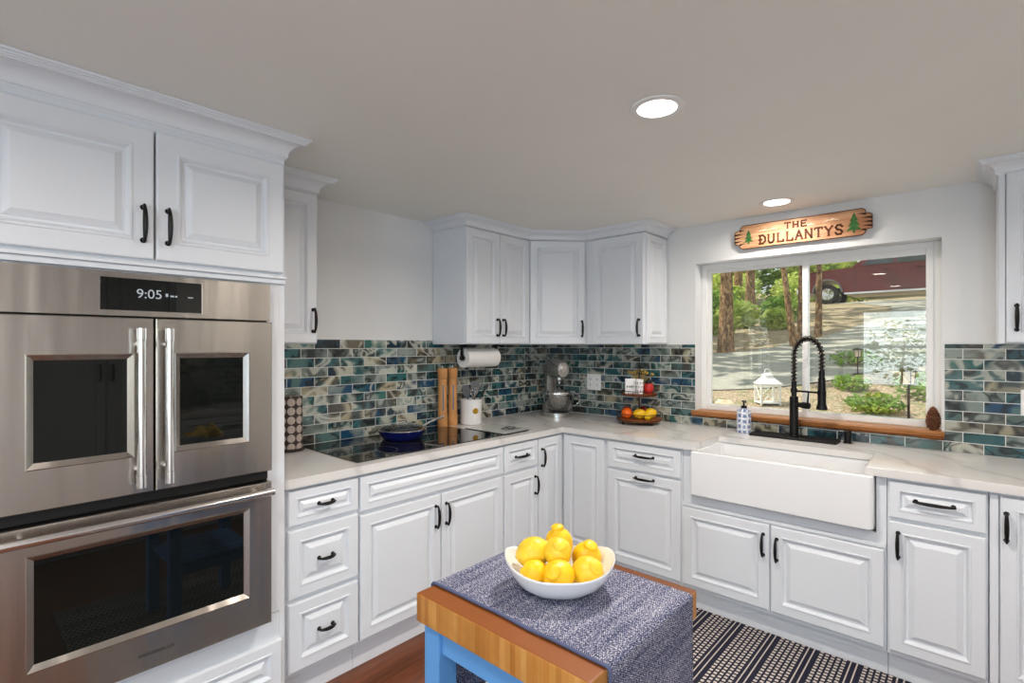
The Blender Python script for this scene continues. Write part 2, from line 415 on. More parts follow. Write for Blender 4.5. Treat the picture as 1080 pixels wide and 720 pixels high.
# ------------------------------------------------------------------ room shell
ZC = 2.2313; XR = 3.95; YF = -6.0
WX0, WX1, WZ0, WZ1 = 1.253, 2.503, .985, 1.981         # kitchen window opening
b = new(); box(b, (-.15, YF-.15, -.08), (XR+.15, .15, 0)); struct('floor', b, M['floor'])
b = new(); box(b, (-.15, YF-.15, ZC), (XR+.15, .15, ZC+.2)); struct('ceiling', b, M['ceil'])
b = new(); box(b, (-.15, YF-.15, 0), (0, .15, ZC)); struct('wall_left', b, M['wall'])
b = new()
for a_, c_ in (((0, 0, 0), (WX0, .15, ZC)), ((WX1, 0, 0), (XR, .15, ZC)), ((WX0, 0, 0), (WX1, .15, WZ0)), ((WX0, 0, WZ1), (WX1, .15, ZC))): box(b, a_, c_)
struct('wall_back', b, M['wall'])
# right wall with an added glazed door opening, front wall with two windows, one added
DY0, DY1, DZ1 = -5.72, -3.78, 2.06
b = new()
for a_, c_ in (((XR, YF-.15, 0), (XR+.15, DY0, ZC)), ((XR, DY1, 0), (XR+.15, .15, ZC)), ((XR, DY0, DZ1), (XR+.15, DY1, ZC))): box(b, a_, c_)
struct('wall_right', b, M['wall'])
R0 = (1.28, 2.14, .80, 2.0); R1 = (3.20, 3.85, .65, 2.05)
b = new()
for a_, c_ in (((0, YF-.15, 0), (R0[0], YF, ZC)), ((R0[1], YF-.15, 0), (R1[0], YF, ZC)), ((R1[1], YF-.15, 0), (XR, YF, ZC)),
               ((R0[0], YF-.15, 0), (R0[1], YF, R0[2])), ((R0[0], YF-.15, R0[3]), (R0[1], YF, ZC)),
               ((R1[0], YF-.15, 0), (R1[1], YF, R1[2])), ((R1[0], YF-.15, R1[3]), (R1[1], YF, ZC))): box(b, a_, c_)
struct('wall_front', b, M['wall'])
def sash(b, x0, x1, z0, z1, y0, y1, t):
    box(b, (x0, y0, z0), (x0+t, y1, z1), .003); box(b, (x1-t, y0, z0), (x1, y1, z1), .003)
    box(b, (x0+t, y0, z0), (x1-t, y1, z0+t), .003); box(b, (x0+t, y0, z1-t), (x1-t, y1, z1), .003)
# kitchen window: outer frame, fixed left light, sliding right sash
wf = thing('window_1', 'white sliding window over the sink', 'window', (1.88, .1, WZ0)); del wf['label']; del wf['category']; wf['kind'] = 'structure'
b = new(); sash(b, WX0+.001, WX1-.001, WZ0+.028, WZ1-.001, .098, .148, .034); obj('window_frame', b, M['trim'], wf)
b = new(); sash(b, WX0+.034, 1.893, WZ0+.03, WZ1-.033, .118, .14, .026); obj('window_sash', b, M['trim'], wf)
b = new(); sash(b, 1.862, WX1-.034, WZ0+.03, WZ1-.033, .094, .117, .032); obj('window_sash', b, M['trim'], wf)
b = new(); box(b, (WX0+.06, .127, WZ0+.055), (1.868, .131, WZ1-.058)); obj('window_pane', b, M['pane'], wf, False)
b = new(); box(b, (1.893, .103, WZ0+.06), (WX1-.065, .107, WZ1-.064)); obj('window_pane', b, M['pane'], wf, False)
# live-edge sill
b = new(); n = 60; top = []; bot = []
for i in range(n+1):
    x = 1.232+(2.515-1.232)*i/n
    inside = WX0 < x < WX1
    yb = .097 if inside else -.002
    yf_ = -.035+.009*noise.noise((x*4, 0, 3))+.004*noise.noise((x*18, 1, 0))
    zb = .982-.006*abs(noise.noise((x*7, 2, 0)))
    if i in (0, n): yf_ += .012
    top.append(((x, yb, 1.012), (x, yf_+.006, 1.012), (x, yf_, 1.004), (x, yf_+.008, zb+.004), (x, yf_+.018, zb), (x, yb, max(zb, .986) if inside else zb)))
vr = [[b.verts.new(p) for p in r] for r in top]
for a_, c_ in zip(vr, vr[1:]):
    for k in range(6): b.faces.new((a_[k], a_[(k+1) % 6], c_[(k+1) % 6], c_[k]))
b.faces.new(vr[0]); b.faces.new(vr[-1][::-1])
o = struct('trim_2', b, M['sillwood'], ang=30)
# dark rough bark under the sill edge
b = new(); rings = []
for i in range(81):
    x = 1.236+(2.51-1.236)*i/80
    r = .0055+.0035*noise.noise((x*16, 5, 0))+(.004 if x > 2.40 else 0)
    rings.append([(x, -.018+.010*noise.noise((x*9, 0, 8))+r*math.cos(t_)*1.5, .980+r*math.sin(t_)) for t_ in [2*PI*k/8 for k in range(8)]])
quadstrip(b, rings, True, True, True); obj('bark_edge', b, simple('brown_bark_edge', srgb(122, 70, 30), .8, 0, .2, .4, 40, .6), o)
# rear windows, behind the camera; right one and glazed door added for light
def plain_window(name, x0, x1, z0, z1, div):
    t = thing(name, 'w', 'w', ((x0+x1)/2, YF-.1, z0)); del t['label']; del t['category']; t['kind'] = 'structure'
    b = new(); sash(b, x0+.001, x1-.001, z0+.001, z1-.001, YF-.12, YF-.06, .045)
    for z in div: box(b, (x0+.045, YF-.11, z-.018), (x1-.045, YF-.07, z+.018))
    obj('window_frame', b, M['trim'], t)
    b = new(); box(b, (x0+.04, YF-.093, z0+.04), (x1-.04, YF-.089, z1-.04)); obj('window_pane', b, M['pane'], t, False)
plain_window('window_2', *R0, (1.42,)); plain_window('added_window', *R1, ())
t = thing('added_door', 'w', 'w', (XR+.08, (DY0+DY1)/2, 0)); del t['label']; del t['category']; t['kind'] = 'structure'
b = new(); FR = frame((XR+.11, 0, 0), (0, -1, 0), (-1, 0, 0))
for r0, r1 in ((-DY1+.001, (-DY1-DY0)/2+.02), ((-DY1-DY0)/2-.02, -DY0-.001)):
    tt = new(); sash(tt, r0, r1, .001, DZ1-.001, 0, .04, .06); merge(b, tt, Matrix(((0, 0+1, 0, XR+.06), (-1, 0, 0, 0), (0, 0, 1, 0), (0, 0, 0, 1))))
obj('door_frame', b, M['trim'], t)
# baseboards
b = new(); box(b, (.001, YF+.001, 0), (.013, -3.36, .10), .003); struct('baseboard_left', b, M['trim'])
b = new(); box(b, (.02, YF+.001, 0), (XR-.02, YF+.014, .10), .003); struct('baseboard_front', b, M['trim'])

# glass tile splashback, uv in metres
def tile_panel(name, rects, to3, mt):
    b = new(); lay = b.loops.layers.uv.verify()
    for s0, s1, z0, z1 in rects:
        t = .006
        co = [(s0, z0, 0), (s1, z0, 0), (s1, z1, 0), (s0, z1, 0), (s0, z0, t), (s1, z0, t), (s1, z1, t), (s0, z1, t)]
        v = [b.verts.new(to3(*c)) for c in co]
        for f in ((4, 5, 6, 7), (0, 1, 5, 4), (1, 2, 6, 5), (2, 3, 7, 6), (3, 0, 4, 7)):
            fc = b.faces.new([v[i] for i in f])
            for l, i in zip(fc.loops, f): l[lay].uv = co[i][:2]
    return struct(name, b, mt, smooth=False)
tile_panel('trim_3', [(-2.45, -2.15, .9155, 1.446), (-2.15, -1.203, .9155, 1.472), (-1.203, -.007, .9155, 1.446)], lambda s, z, d: (.0005+d, s, z), M['tile_left'])
tile_panel('trim_4', [(.0, WX0-.002, .9155, 1.446), (WX0-.002, WX1+.012, .9155, .976), (WX1+.012, 3.2, .9155, 1.446)], lambda s, z, d: (s, -.0005-d, z), M['tile_back'])
tile_panel('trim_5', [(-2.13, -.65, .9155, 1.45)], lambda s, z, d: (XR-.0005-d, s, z), M['tile_back'])

# ------------------------------------------------------------------ cabinet parts
FA = lambda x: frame((x, 0, 0), (0, 1, 0), (1, 0, 0))      # faces +x : r = y
FB = lambda y: frame((0, y, 0), (1, 0, 0), (0, -1, 0))     # faces -y : r = x
FRt = lambda x: frame((x, 0, 0), (0, -1, 0), (-1, 0, 0))   # faces -x : r = -y
def panel_door(F, r0, r1, u0, u1, th=.020, stile=.055):
    """raised-panel front; rings from the edge to the middle (inset, depth)"""
    b = new(); g = .0015; r0 += g; r1 -= g; u0 += g; u1 -= g
    s = min(stile, min(r1-r0, u1-u0)*.27); k = min(1, s/.05)
    rings = [(0, 0), (0, th-.005), (.002, th-.0015), (.005, th), (s*.80, th), (s*.84, th+.003), (s*.92, th+.003), (s, th-.003), (s+.004*k, th-.011), (s+.012*k, th-.012),
             (s+.014*k, th-.009), (s+.029*k, th-.001), (s+.032*k, th+.001)]
    rr = [[F @ Vector(p) for p in ((r0+i, u0+i, d), (r1-i, u0+i, d), (r1-i, u1-i, d), (r0+i, u1-i, d))] for i, d in rings]
    quadstrip(b, rr, True, True, True)
    return b
def pull(F, r, u, length=.115, vertical=True, n0=.021):
    b = new(); n = 14; pts = []; rad = []
    for i in range(n+1):
        t_ = -1+2*i/n; off = n0+.009+.020*math.sqrt(max(0, 1-.9*t_*t_)); a_ = t_*length/2
        pts.append(F @ (Vector((r, u+a_, off)) if vertical else Vector((r+a_, u, off)))); rad.append(.0040+.0036*(1-t_*t_))
    tube(b, pts, rad, 8)
    for sgn in (-1, 1):
        a_ = sgn*length*.44
        p0 = Vector((r, u+a_, n0-.001)) if vertical else Vector((r+a_, u, n0-.001))
        tube(b, [F @ p0, F @ (p0+Vector((0, 0, .004))), F @ (p0+Vector((0, 0, .008))), F @ (p0+Vector((0, 0, .022)))], [.009, .0085, .0048, .0042], 10)
    return b
def door(parent, F, r0, r1, u0, u1, handle=None, name='door', mt=None, stile=.055):
    d = obj(name, panel_door(F, r0, r1, u0, u1, stile=stile), M['cab'], parent, ang=20)
    if handle: obj('handle', pull(F, *handle[:2], length=handle[2] if len(handle) > 2 else .115, vertical=handle[3] if len(handle) > 3 else True), M['black'], d)
    return d
def sweep(path, normals, prof, closed_ends=True):
    """crown profile (out, up) along a plan polyline with mitred corners"""
    b = new(); rings = []
    for i, p in enumerate(path):
        if i == 0: m_ = Vector(normals[0])
        elif i == len(path)-1: m_ = Vector(normals[-1])
        else:
            a_, c_ = Vector(normals[i-1]), Vector(normals[i]); m_ = (a_+c_)/(1+a_.dot(c_))
        rings.append([(p[0]+m_.x*o_, p[1]+m_.y*o_, z) for o_, z in prof])
    quadstrip(b, rings, True, True, True); return b
def crown_prof(z0, z1, out):
    h = z1-z0
    P = [(-.012, z0), (.003, z0), (.006, z0+h*.08), (.010, z0+h*.12), (.010, z0+h*.20)]
    for k in range(1, 7):
        a_ = PI/2*k/6; P.append((.010+(out*.74-.010)*(1-math.cos(a_)), z0+h*.20+h*.50*math.sin(a_)))
    P += [(out*.78, z0+h*.70), (out*.78, z0+h*.74), (out*.84, z0+h*.77), (out*.84, z0+h*.81), (out*.91, z0+h*.84), (out*.91, z0+h*.88), (out, z0+h*.92), (out, z1), (-.012, z1)]
    return P
S2 = math.sqrt(.5)

# ------------------------------------------------------------------ tall oven cabinet
TX = .660
t = thing('oven_cabinet', 'tall white cabinet built around the stainless double oven', 'cabinet', (.33, -2.896, 0))
TY0, TY1 = -3.333, -2.459
b = new()
box(b, (.005, TY0, 0), (TX, TY0+.02, 2.165), .001); box(b, (.005, TY1-.02, 0), (TX, TY1, 2.165), .001)
box(b, (.005, TY0+.02, .06), (.02, TY1-.02, 2.16))
box(b, (.02, TY0+.02, 1.664), (TX-.02, TY1-.02, 2.16)); box(b, (.02, TY0+.02, .08), (TX-.02, TY1-.02, .426))
box(b, (TX-.02, TY0+.02, 1.664), (TX, TY1-.02, 1.72), .001); box(b, (TX-.02, TY0+.02, 2.12), (TX, TY1-.02, 2.165), .001)
box(b, (TX-.02, TY0+.02, .12), (TX, TY1-.02, .427), .001)
box(b, (TX-.02, TY0+.02, .43), (TX, -3.262, 1.664)); box(b, (TX-.02, -2.530, .43), (TX, TY1-.02, 1.664))
obj('carcass', b, M['cab'], t)
b = new(); box(b, (TX, TY0+.002, 1.690), (TX+.026, TY1-.001, 1.700), .003); box(b, (TX, TY0+.002, 1.672), (TX+.014, TY1-.001, 1.69), .002); obj('shelf_moulding', b, M['cab'], t)
b = new(); box(b, (.05, TY0+.01, .0), (TX-.045, TY1-.01, .08)); obj('toe_kick', b, M['cab'], t)
door(t, FA(TX), -3.318, -2.883, 1.712, 2.128, (-2.914, 1.823, .118), stile=.070)
door(t, FA(TX), -2.880, -2.468, 1.712, 2.128, (-2.847, 1.823, .118), stile=.070)
door(t, FA(TX), -3.315, -2.475, .155, .330, None, 'drawer', stile=.05)
b = sweep([(TX, TY0), (TX, TY1), (.40, TY1)], [(1, 0), (0, 1)], crown_prof(2.150, ZC-.001, .074)); obj('crown_moulding', b, M['cab'], t, ang=25)

# ------------------------------------------------------------------ double oven
ov = thing('double_wall_oven', 'stainless steel double wall oven with french doors', 'oven', (.36, -2.896, .431))
OY0, OY1, OX = -3.258, -2.534, .700
FO = FA(OX)
b = new(); box(b, (.10, OY0+.02, .44), (.655, OY1-.02, 1.655)); box(b, (TX+.001, OY0, .431), (.682, OY1, 1.662), .002); obj('body', b, M['darkgap'], ov)
b = new(); box(b, (.682, OY0, 1.528), (OX+.012, OY1, 1.662), .003); cp = obj('control_panel', b, M['steel'], ov)
FOp = FA(OX+.012)
b = new(); box(b, (-3.027, 1.546, -.002), (-2.760, 1.644, .003), .001, FOp); ds = obj('display', b, M['glassblack'], cp)
b = new(); box(b, (-2.760, 1.543, -.002), (-2.757, 1.647, .005), 0, FOp); obj('display_edge', b, M['chrome'], cp)
def text_mesh(s, size, F, ex=.0004, align='CENTER', sp=1.0):
    cu = bpy.data.curves.new('lettering', 'FONT'); cu.body = s; cu.size = size; cu.extrude = ex; cu.align_x = align; cu.align_y = 'CENTER'; cu.space_character = sp
    to = bpy.data.objects.new('lettering', cu); COL.objects.link(to)
    dg = bpy.context.evaluated_depsgraph_get(); dg.update()
    me = bpy.data.meshes.new_from_object(to.evaluated_get(dg)); bpy.data.objects.remove(to)
    b = new(); b.from_mesh(me); b.transform(F); return b
b = text_mesh('9:05', .040, FOp @ Matrix.Translation((-2.905, 1.598, .0036)))
obj('digits', b, M['screen_txt'], cp, False); bi = new()
for k, (r, wd) in enumerate(((-2.862, .007), (-2.849, .010), (-2.836, .006))): box(bi, (r, 1.594, .0031), (r+wd, 1.599 if k else 1.604, .0038), 0, FOp)
obj('display_icons', bi, M['screen_txt'], cp, False); bi = new(); box(bi, (-2.800, 1.594, .0031), (-2.785, 1.597, .0038), 0, FOp)
obj('status_bar', bi, M['screen_txt'], cp, False)
def framed_door(b, F, r0, r1, u0, u1, w0, w1, v0, v1, th=.030):
    """steel slab with a bevelled window recess"""
    rings = [((r0, r1, u0, u1), -.018), ((r0, r1, u0, u1), th-.003), ((r0+.003, r1-.003, u0+.003, u1-.003), th), ((w0, w1, v0, v1), th), ((w0+.003, w1-.003, v0+.003, v1-.003), th+.002), ((w0+.018, w1-.018, v0+.018, v1-.018), th-.010), ((w0+.018, w1-.018, v0+.018, v1-.018), -.016)]
    quadstrip(b, [[F @ Vector(p) for p in ((a, c, d), (bb, c, d), (bb, e, d), (a, e, d))] for (a, bb, c, e), d in rings], True)
def oven_door(r0, r1, u0, u1, win, name='door'):
    b = new(); framed_door(b, FO, r0, r1, u0, u1, *win); d = obj(name, b, M['steel'], ov, ang=15)
    w0, w1, v0, v1 = win
    b = new(); box(b, (w0+.017, v0+.017, -.01), (w1-.017, v1-.017, .019), 0, FO); obj('window', b, M['glassblack'], d, False)
    return d
dl = oven_door(OY0+.001, -2.8965, .985, 1.523, (-3.190, -2.945, 1.098, 1.416))
dr = oven_door(-2.8915, OY1-.001, .985, 1.523, (-2.842, -2.613, 1.098, 1.416))
for d, y in ((dl, -2.937), (dr, -2.864)):
    b = new()
    tube(b, [FO @ Vector((y, u, .072)) for u in (1.012, 1.0125, 1.049, 1.05, 1.455, 1.456, 1.491, 1.4915)], [.011, .0135, .0135, .0120, .0120, .0135, .0135, .011], 18)
    for u in (1.062, 1.443): tube(b, [FO @ Vector((y, u, .028)), FO @ Vector((y, u, .034)), FO @ Vector((y, u, .066))], [.011, .008, .008], 12)
    obj('handle', b, M['chrome'], d)
b = new(); box(b, (.683, OY0+.002, .949), (.693, OY1-.002, .983)); obj('vent', b, M['darkgap'], ov)
d2 = oven_door(OY0+.001, OY1-.001, .433, .945, (-3.189, -2.611, .548, .868))
b = new(); tube(b, [FO @ Vector((r, .918, .070)) for r in (OY0+.006, OY0+.007, OY1-.012, OY1-.011)], [.010, .0135, .0135, .010], 18)
for r in (OY0+.06, OY1-.06): tube(b, [FO @ Vector((r, .918, .028)), FO @ Vector((r, .918, .062))], .009, 12)
obj('handle', b, M['chrome'], d2)
obj('lettering', text_mesh('MONOGRAM', .0135, FO @ Matrix.Translation((-2.890, .484, .0304)), .0003, sp=1.25), M['darkgap'], d2, False)

# ------------------------------------------------------------------ wall cabinets
UB0, UB1, UX = 1.447, 2.172, .305
def upper(name, label, loc, boxes, mt=None):
    t = thing(name, label, 'cabinet', loc)
    b = new()
    for bx in boxes: bx(b)
    obj('carcass', b, M['cab'], t); return t
t = upper('wall_cabinet', 'white wall cabinet tucked beside the tall oven cabinet', (.15, -2.30, UB0), [lambda b: box(b, (.004, -2.455, UB0), (UX, -2.150, UB1), .001)])
door(t, FA(UX), -2.452, -2.153, UB0+.002, 2.150, (-2.176, 1.556))
obj('crown_moulding', sweep([(UX, -2.457), (UX, -2.150), (.004, -2.150)], [(1, 0), (0, 1)], crown_prof(2.155, ZC-.001, .074)), M['cab'], t, ang=25)

t = upper('wall_cabinet', 'white two-door wall cabinet above the paper towel roll', (.15, -.9, UB0), [lambda b: box(b, (.004, -1.200, UB0), (UX, -.602, UB1), .001)])
door(t, FA(UX), -1.199, -.902, UB0+.002, UB1-.002, (-.929, 1.556))
door(t, FA(UX), -.900, -.604, UB0+.002, UB1-.002, (-.873, 1.556))
DG = frame((UX, -.602, 0), (S2, S2, 0), (S2, -S2, 0)); DL = math.hypot(.325, .297)
t = upper('corner_wall_cabinet', 'white diagonal wall cabinet in the room corner above the mixer', (.2, -.2, UB0),
          [lambda b: prism(b, [(.004, -.600), (UX, -.600), (.600, -UX), (.600, -.004), (.004, -.004)], UB0, UB1)])
DG = frame((UX, -.600, 0), (S2, S2, 0), (S2, -S2, 0)); DL = math.hypot(.295, .295)
door(t, DG, .014, DL-.014, UB0+.002, UB1-.002, (DL-.038, 1.556))
t = upper('wall_cabinet', 'white wall cabinet between the corner cabinet and the window', (.8, -.15, UB0), [lambda b: box(b, (.602, -UX, UB0), (1.046, -.004, UB1), .001)])
door(t, FB(-UX), .652, 1.046, UB0+.002, UB1-.002, (1.016, 1.556))
b = panel_door(FA(1.046), -.300, -.010, UB0+.004, UB1-.004, .0145, .05); obj('end_panel', b, M['cab'], t, ang=20)
b = new(); box(b, (.604, -UX-.012, UB0+.002), (.650, -UX, UB1-.002), .001); obj('filler_strip', b, M['cab'], t)
o = struct('trim_1', sweep([(.004, -1.200), (UX+.012, -1.200), (UX+.012, -.607), (.603, -UX-.012), (1.056, -UX-.012), (1.056, -.004)], [(0, -1), (1, 0), (S2, -S2), (0, -1), (1, 0)], crown_prof(2.173, ZC-.001, .072)), M['cab'], ang=25)

t = upper('wall_cabinet', 'white wall cabinet at the right edge beyond the window', (3.1, -.15, UB0), [lambda b: box(b, (2.700, -UX, UB0), (3.55, -.004, UB1), .001)])
door(t, FB(-UX), 2.724, 3.125, UB0+.002, UB1-.002, (2.757, 1.556)); door(t, FB(-UX), 3.128, 3.545, UB0+.002, UB1-.002, (3.515, 1.556))
b = new(); box(b, (2.702, -UX-.012, UB0+.002), (2.722, -UX, UB1-.002), .001); obj('filler_strip', b, M['cab'], t)
obj('crown_moulding', sweep([(2.700, -.004), (2.700, -UX-.012), (3.55, -UX-.012)], [(-1, 0), (0, -1)], crown_prof(2.165, ZC-.001, .066)), M['cab'], t, ang=25)

# ------------------------------------------------------------------ base cabinets
BX = .610; Z0, Z1 = .14, .876
def base_carcass(t, lo, hi, toe=None):
    b = new(); box(b, (lo[0], lo[1], .118), (hi[0], hi[1], Z1), .001); obj('carcass', b, M['cab'], t)
def toe(t, lo, hi):
    b = new(); box(b, (lo[0], lo[1], 0), (hi[0], hi[1], .117)); obj('toe_kick', b, M['cab'], t)
FAl = FA(BX)
t = thing('drawer_cabinet', 'white base cabinet of three drawers beside the oven tower', 'cabinet', (.3, -2.28, 0))
base_carcass(t, (.004, -2.4565, 0), (BX, -2.117, 0)); toe(t, (.05, -2.4565), (.570, -2.117))
for u0, u1, hl in ((.721, .864, .075), (.432, .706, .075), (.140, .417, .075)):
    door(t, FAl, -2.430, -2.120, u0, u1, (-2.274, (u0+u1)/2, .068, False), 'drawer')
t = thing('cooktop_cabinet', 'white two-door base cabinet under the cooktop', 'cabinet', (.3, -1.65, 0))
base_carcass(t, (.004, -2.115, 0), (BX, -1.190, 0)); toe(t, (.05, -2.115), (.570, -1.190))
door(t, FAl, -2.112, -1.193, .706, .864, None, 'drawer_front')
door(t, FAl, -2.112, -1.654, .140, .692, (-1.690, .586)); door(t, FAl, -1.651, -1.193, .140, .692, (-1.622, .586))
t = thing('base_cabinet', 'narrow white base cabinet with one drawer right of the cooktop', 'cabinet', (.3, -1.03, 0))
base_carcass(t, (.004, -1.188, 0), (BX, -.878, 0)); toe(t, (.05, -1.188), (.570, -.878))
door(t, FAl, -1.185, -.881, .706, .864, (-1.040, .787, .115, False), 'drawer'); door(t, FAl, -1.185, -.881, .140, .692, (-.912, .588))
t = thing('corner_base_cabinet', 'white corner base cabinet with two tall doors meeting inward', 'cabinet', (.3, -.3, 0))
b = new(); prism(b, [(.004, -.876), (BX, -.876), (BX, -.610), (.944, -.610), (.944, -.004), (.004, -.004)], .118, Z1); obj('carcass', b, M['cab'], t)
b = new(); prism(b, [(.05, -.876), (.570, -.876), (.570, -.570), (.944, -.570), (.944, -.05), (.05, -.05)], 0, .117); obj('toe_kick', b, M['cab'], t)
door(t, FAl, -.873, -.634, .140, .864, (-.846, .745)); door(t, FB(-BX), .634, .941, .140, .864, None)
t = thing('waste_cabinet', 'white base cabinet with drawer over pull-out door left of the sink', 'cabinet', (1.19, -.3, 0))
base_carcass(t, (.946, -BX, 0), (1.434, -.004, 0)); toe(t, (.946, -.570), (1.434, -.05))
FBl = FB(-BX)
door(t, FBl, .966, 1.430, .706, .864, (1.212, .799, .125, False), 'drawer'); door(t, FBl, .966, 1.430, .140, .694, (1.214, .670, .125, False))
# sink cabinet: open top for the apron sink
t = thing('sink_cabinet', 'white two-door base cabinet under the apron sink', 'cabinet', (1.89, -.3, 0))
b = new()
box(b, (1.436, -BX, .118), (1.452, -.004, Z1), .001); box(b, (2.329, -BX, .118), (2.345, -.004, Z1), .001)
box(b, (1.452, -.02, .118), (2.329, -.004, Z1)); box(b, (1.452, -BX, .118), (2.329, -.02, .136))
box(b, (1.452, -BX, .136), (2.329, -BX+.018, .625), .001); box(b, (1.452, -BX, .625), (1.488, -BX+.018, Z1)); box(b, (2.308, -BX, .625), (2.329, -BX+.018, Z1))
obj('carcass', b, M['cab'], t); toe(t, (1.436, -.570), (2.345, -.05))
door(t, FBl, 1.440, 1.882, .140, .562, (1.853, .460)); door(t, FBl, 1.885, 2.339, .140, .562, (1.914, .450))
b = new(); box(b, (1.438, -BX-.012, .566), (2.343, -BX, .584), .003); obj('rail_moulding', b, M['cab'], t)
t = thing('base_cabinet', 'white base cabinet with one drawer and one door right of the sink', 'cabinet', (2.5, -.3, 0))
base_carcass(t, (2.347, -BX, 0), (2.666, -.004, 0)); toe(t, (2.347, -.570), (2.666, -.05))
door(t, FBl, 2.352, 2.662, .706, .864, (2.504, .793, .135, False), 'drawer'); door(t, FBl, 2.352, 2.662, .140, .694, (2.386, .596))
t = thing('base_cabinet', 'white base cabinet with full-height door at the right edge', 'cabinet', (3.0, -.3, 0))
base_carcass(t, (2.668, -BX, 0), (3.28, -.004, 0)); toe(t, (2.668, -.570), (3.28, -.05))
door(t, FBl, 2.697, 3.0, .140, .864, (2.716, .750)); door(t, FBl, 3.003, 3.275, .140, .864, None)
b = new(); box(b, (2.670, -BX-.012, .14), (2.694, -BX, .864), .001); obj('filler_strip', b, M['cab'], t)

# ------------------------------------------------------------------ worktop (one L shape with a sink cut-out)
CT0, CT1 = .878, .914
b = new()
prism(b, [(.008, -2.452), (.632, -2.452), (.646, -2.438), (.646, -.656), (.656, -.646), (1.515, -.646), (1.515, -.300), (2.272, -.300), (2.272, -.646), (3.30, -.646), (3.30, -.008), (.008, -.008)], CT0, CT1)
bmesh.ops.bevel(b, geom=[e for e in b.edges if abs(e.verts[0].co.z-e.verts[1].co.z) < 1e-6 and e.verts[0].co.z > .9], offset=.005, segments=2, profile=.5, affect='EDGES')
single('worktop', b, M['quartz'], 'pale quartz L-shaped worktop running below the glass tiles', 'worktop', ang=30)

# ------------------------------------------------------------------ sink
t = thing('apron_sink', 'white porcelain farmhouse sink with a deep front apron', 'sink', (1.9, -.48, .64))
b = new(); SX0, SX1, SY0, SY1 = 1.494, 2.304, -.668, -.270
outer = []
def rr(x0, x1, y0, y1, r, z, n=5):
    pts = []
    for cx_, cy_, a0 in ((x1-r, y1-r, 0), (x0+r, y1-r, PI/2), (x0+r, y0+r, PI), (x1-r, y0+r, 1.5*PI)):
        for k in range(n+1): pts.append((cx_+r*math.cos(a0+PI/2*k/n), cy_+r*math.sin(a0+PI/2*k/n), z))
    return pts
SZ = .876
rings = [rr(SX0+.006, SX1-.006, SY0+.006, SY1-.006, .018, .642), rr(SX0, SX1, SY0, SY1, .02, .650), rr(SX0, SX1, SY0, SY1, .02, SZ-.006), rr(SX0+.005, SX1-.005, SY0+.005, SY1-.005, .02, SZ),
         rr(SX0+.022, SX1-.022, SY0+.026, SY1-.015, .028, SZ), rr(SX0+.027, SX1-.027, SY0+.031, SY1-.02, .03, SZ-.006), rr(SX0+.034, SX1-.034, SY0+.040, SY1-.028, .035, .680), rr(SX0+.06, SX1-.06, SY0+.066, SY1-.05, .05, .664)]
quadstrip(b, rings, True, True, True)
obj('basin', b, M['porcelain'], t, ang=50)
b = new(); lathe(b, [(.0, .6665), (.042, .6665), (.045, .665), (.045, .6642)], (1.9, -.46, 0), 20); obj('drain', b, M['chrome'], t)

# ------------------------------------------------------------------ cooktop
t = thing('cooktop', 'black glass cooktop reflecting the tiles', 'cooktop', (.3, -1.63, .914))
b = new(); box(b, (.030, -2.100, .9145), (.585, -1.155, .9185), .0012)
m = simple('black_ceramic_glass', (.010, .010, .010), .03, 0, .9, .2, 3); obj('glass_top', b, m, t, ang=30)
b = new()
for cx_, cy_, r in ((.19, -1.92, .085), (.42, -1.90, .105), (.30, -1.62, .12), (.20, -1.34, .09), (.43, -1.35, .08)):
    lathe(b, [(r, .91851), (r+.0015, .91865), (r+.003, .91851)], (cx_, cy_, 0), 40, caps=False)
obj('burner_ring', b, simple('grey_printed_line', (.05, .05, .05), .3), t)

# ------------------------------------------------------------------ frying pan with lid
P0 = Vector((.245, -1.615, .919))
t = thing('frying_pan', 'dark blue enamel frying pan on the cooktop', 'pan', P0)
b = new(); lathe(b, [(0, .0), (.094, .0), (.104, .004), (.119, .024), (.131, .046), (.133, .050), (.130, .0515), (.127, .047), (.114, .026), (.098, .010), (0, .009)], P0, 40); obj('pan_body', b, M['enamel'], t)
hd = Vector((-.10, .99, 0)).normalized()
b = new(); tube(b, [P0+hd*.128+Vector((0, 0, .038)), P0+hd*.15+Vector((0, 0, .046)), P0+hd*.20+Vector((0, 0, .062)), P0+hd*.27+Vector((0, 0, .078)), P0+hd*.33+Vector((0, 0, .086)), P0+hd*.335+Vector((0, 0, .086))], [.010, .008, .008, .009, .008, .003], 10); obj('handle', b, M['chrome'], t)
L0 = P0+Vector((0, 0, .0525))
l = thing('pan_lid', 'clear glass lid resting on the blue pan', 'lid', L0)
b = new(); lathe(b, [(.128, .001), (.120, .010), (.09, .021), (.05, .028), (0, .031)], L0, 40, caps=False); obj('lid_glass', b, M['lidglass'], l)
b = new(); tube(b, [L0+Vector((.130*math.cos(a_), .130*math.sin(a_), .0015)) for a_ in [2*PI*k/48 for k in range(48)]], .0028, 8, closed=True); obj('lid_rim', b, M['chrome'], l)
b = new(); tube(b, [L0+hd*d_+Vector((0, 0, z_)) for d_, z_ in ((-.034, .029), (-.034, .040), (-.028, .047), (0, .050), (.028, .047), (.034, .040), (.034, .029))], .0042, 10); obj('lid_handle', b, M['chrome'], l)

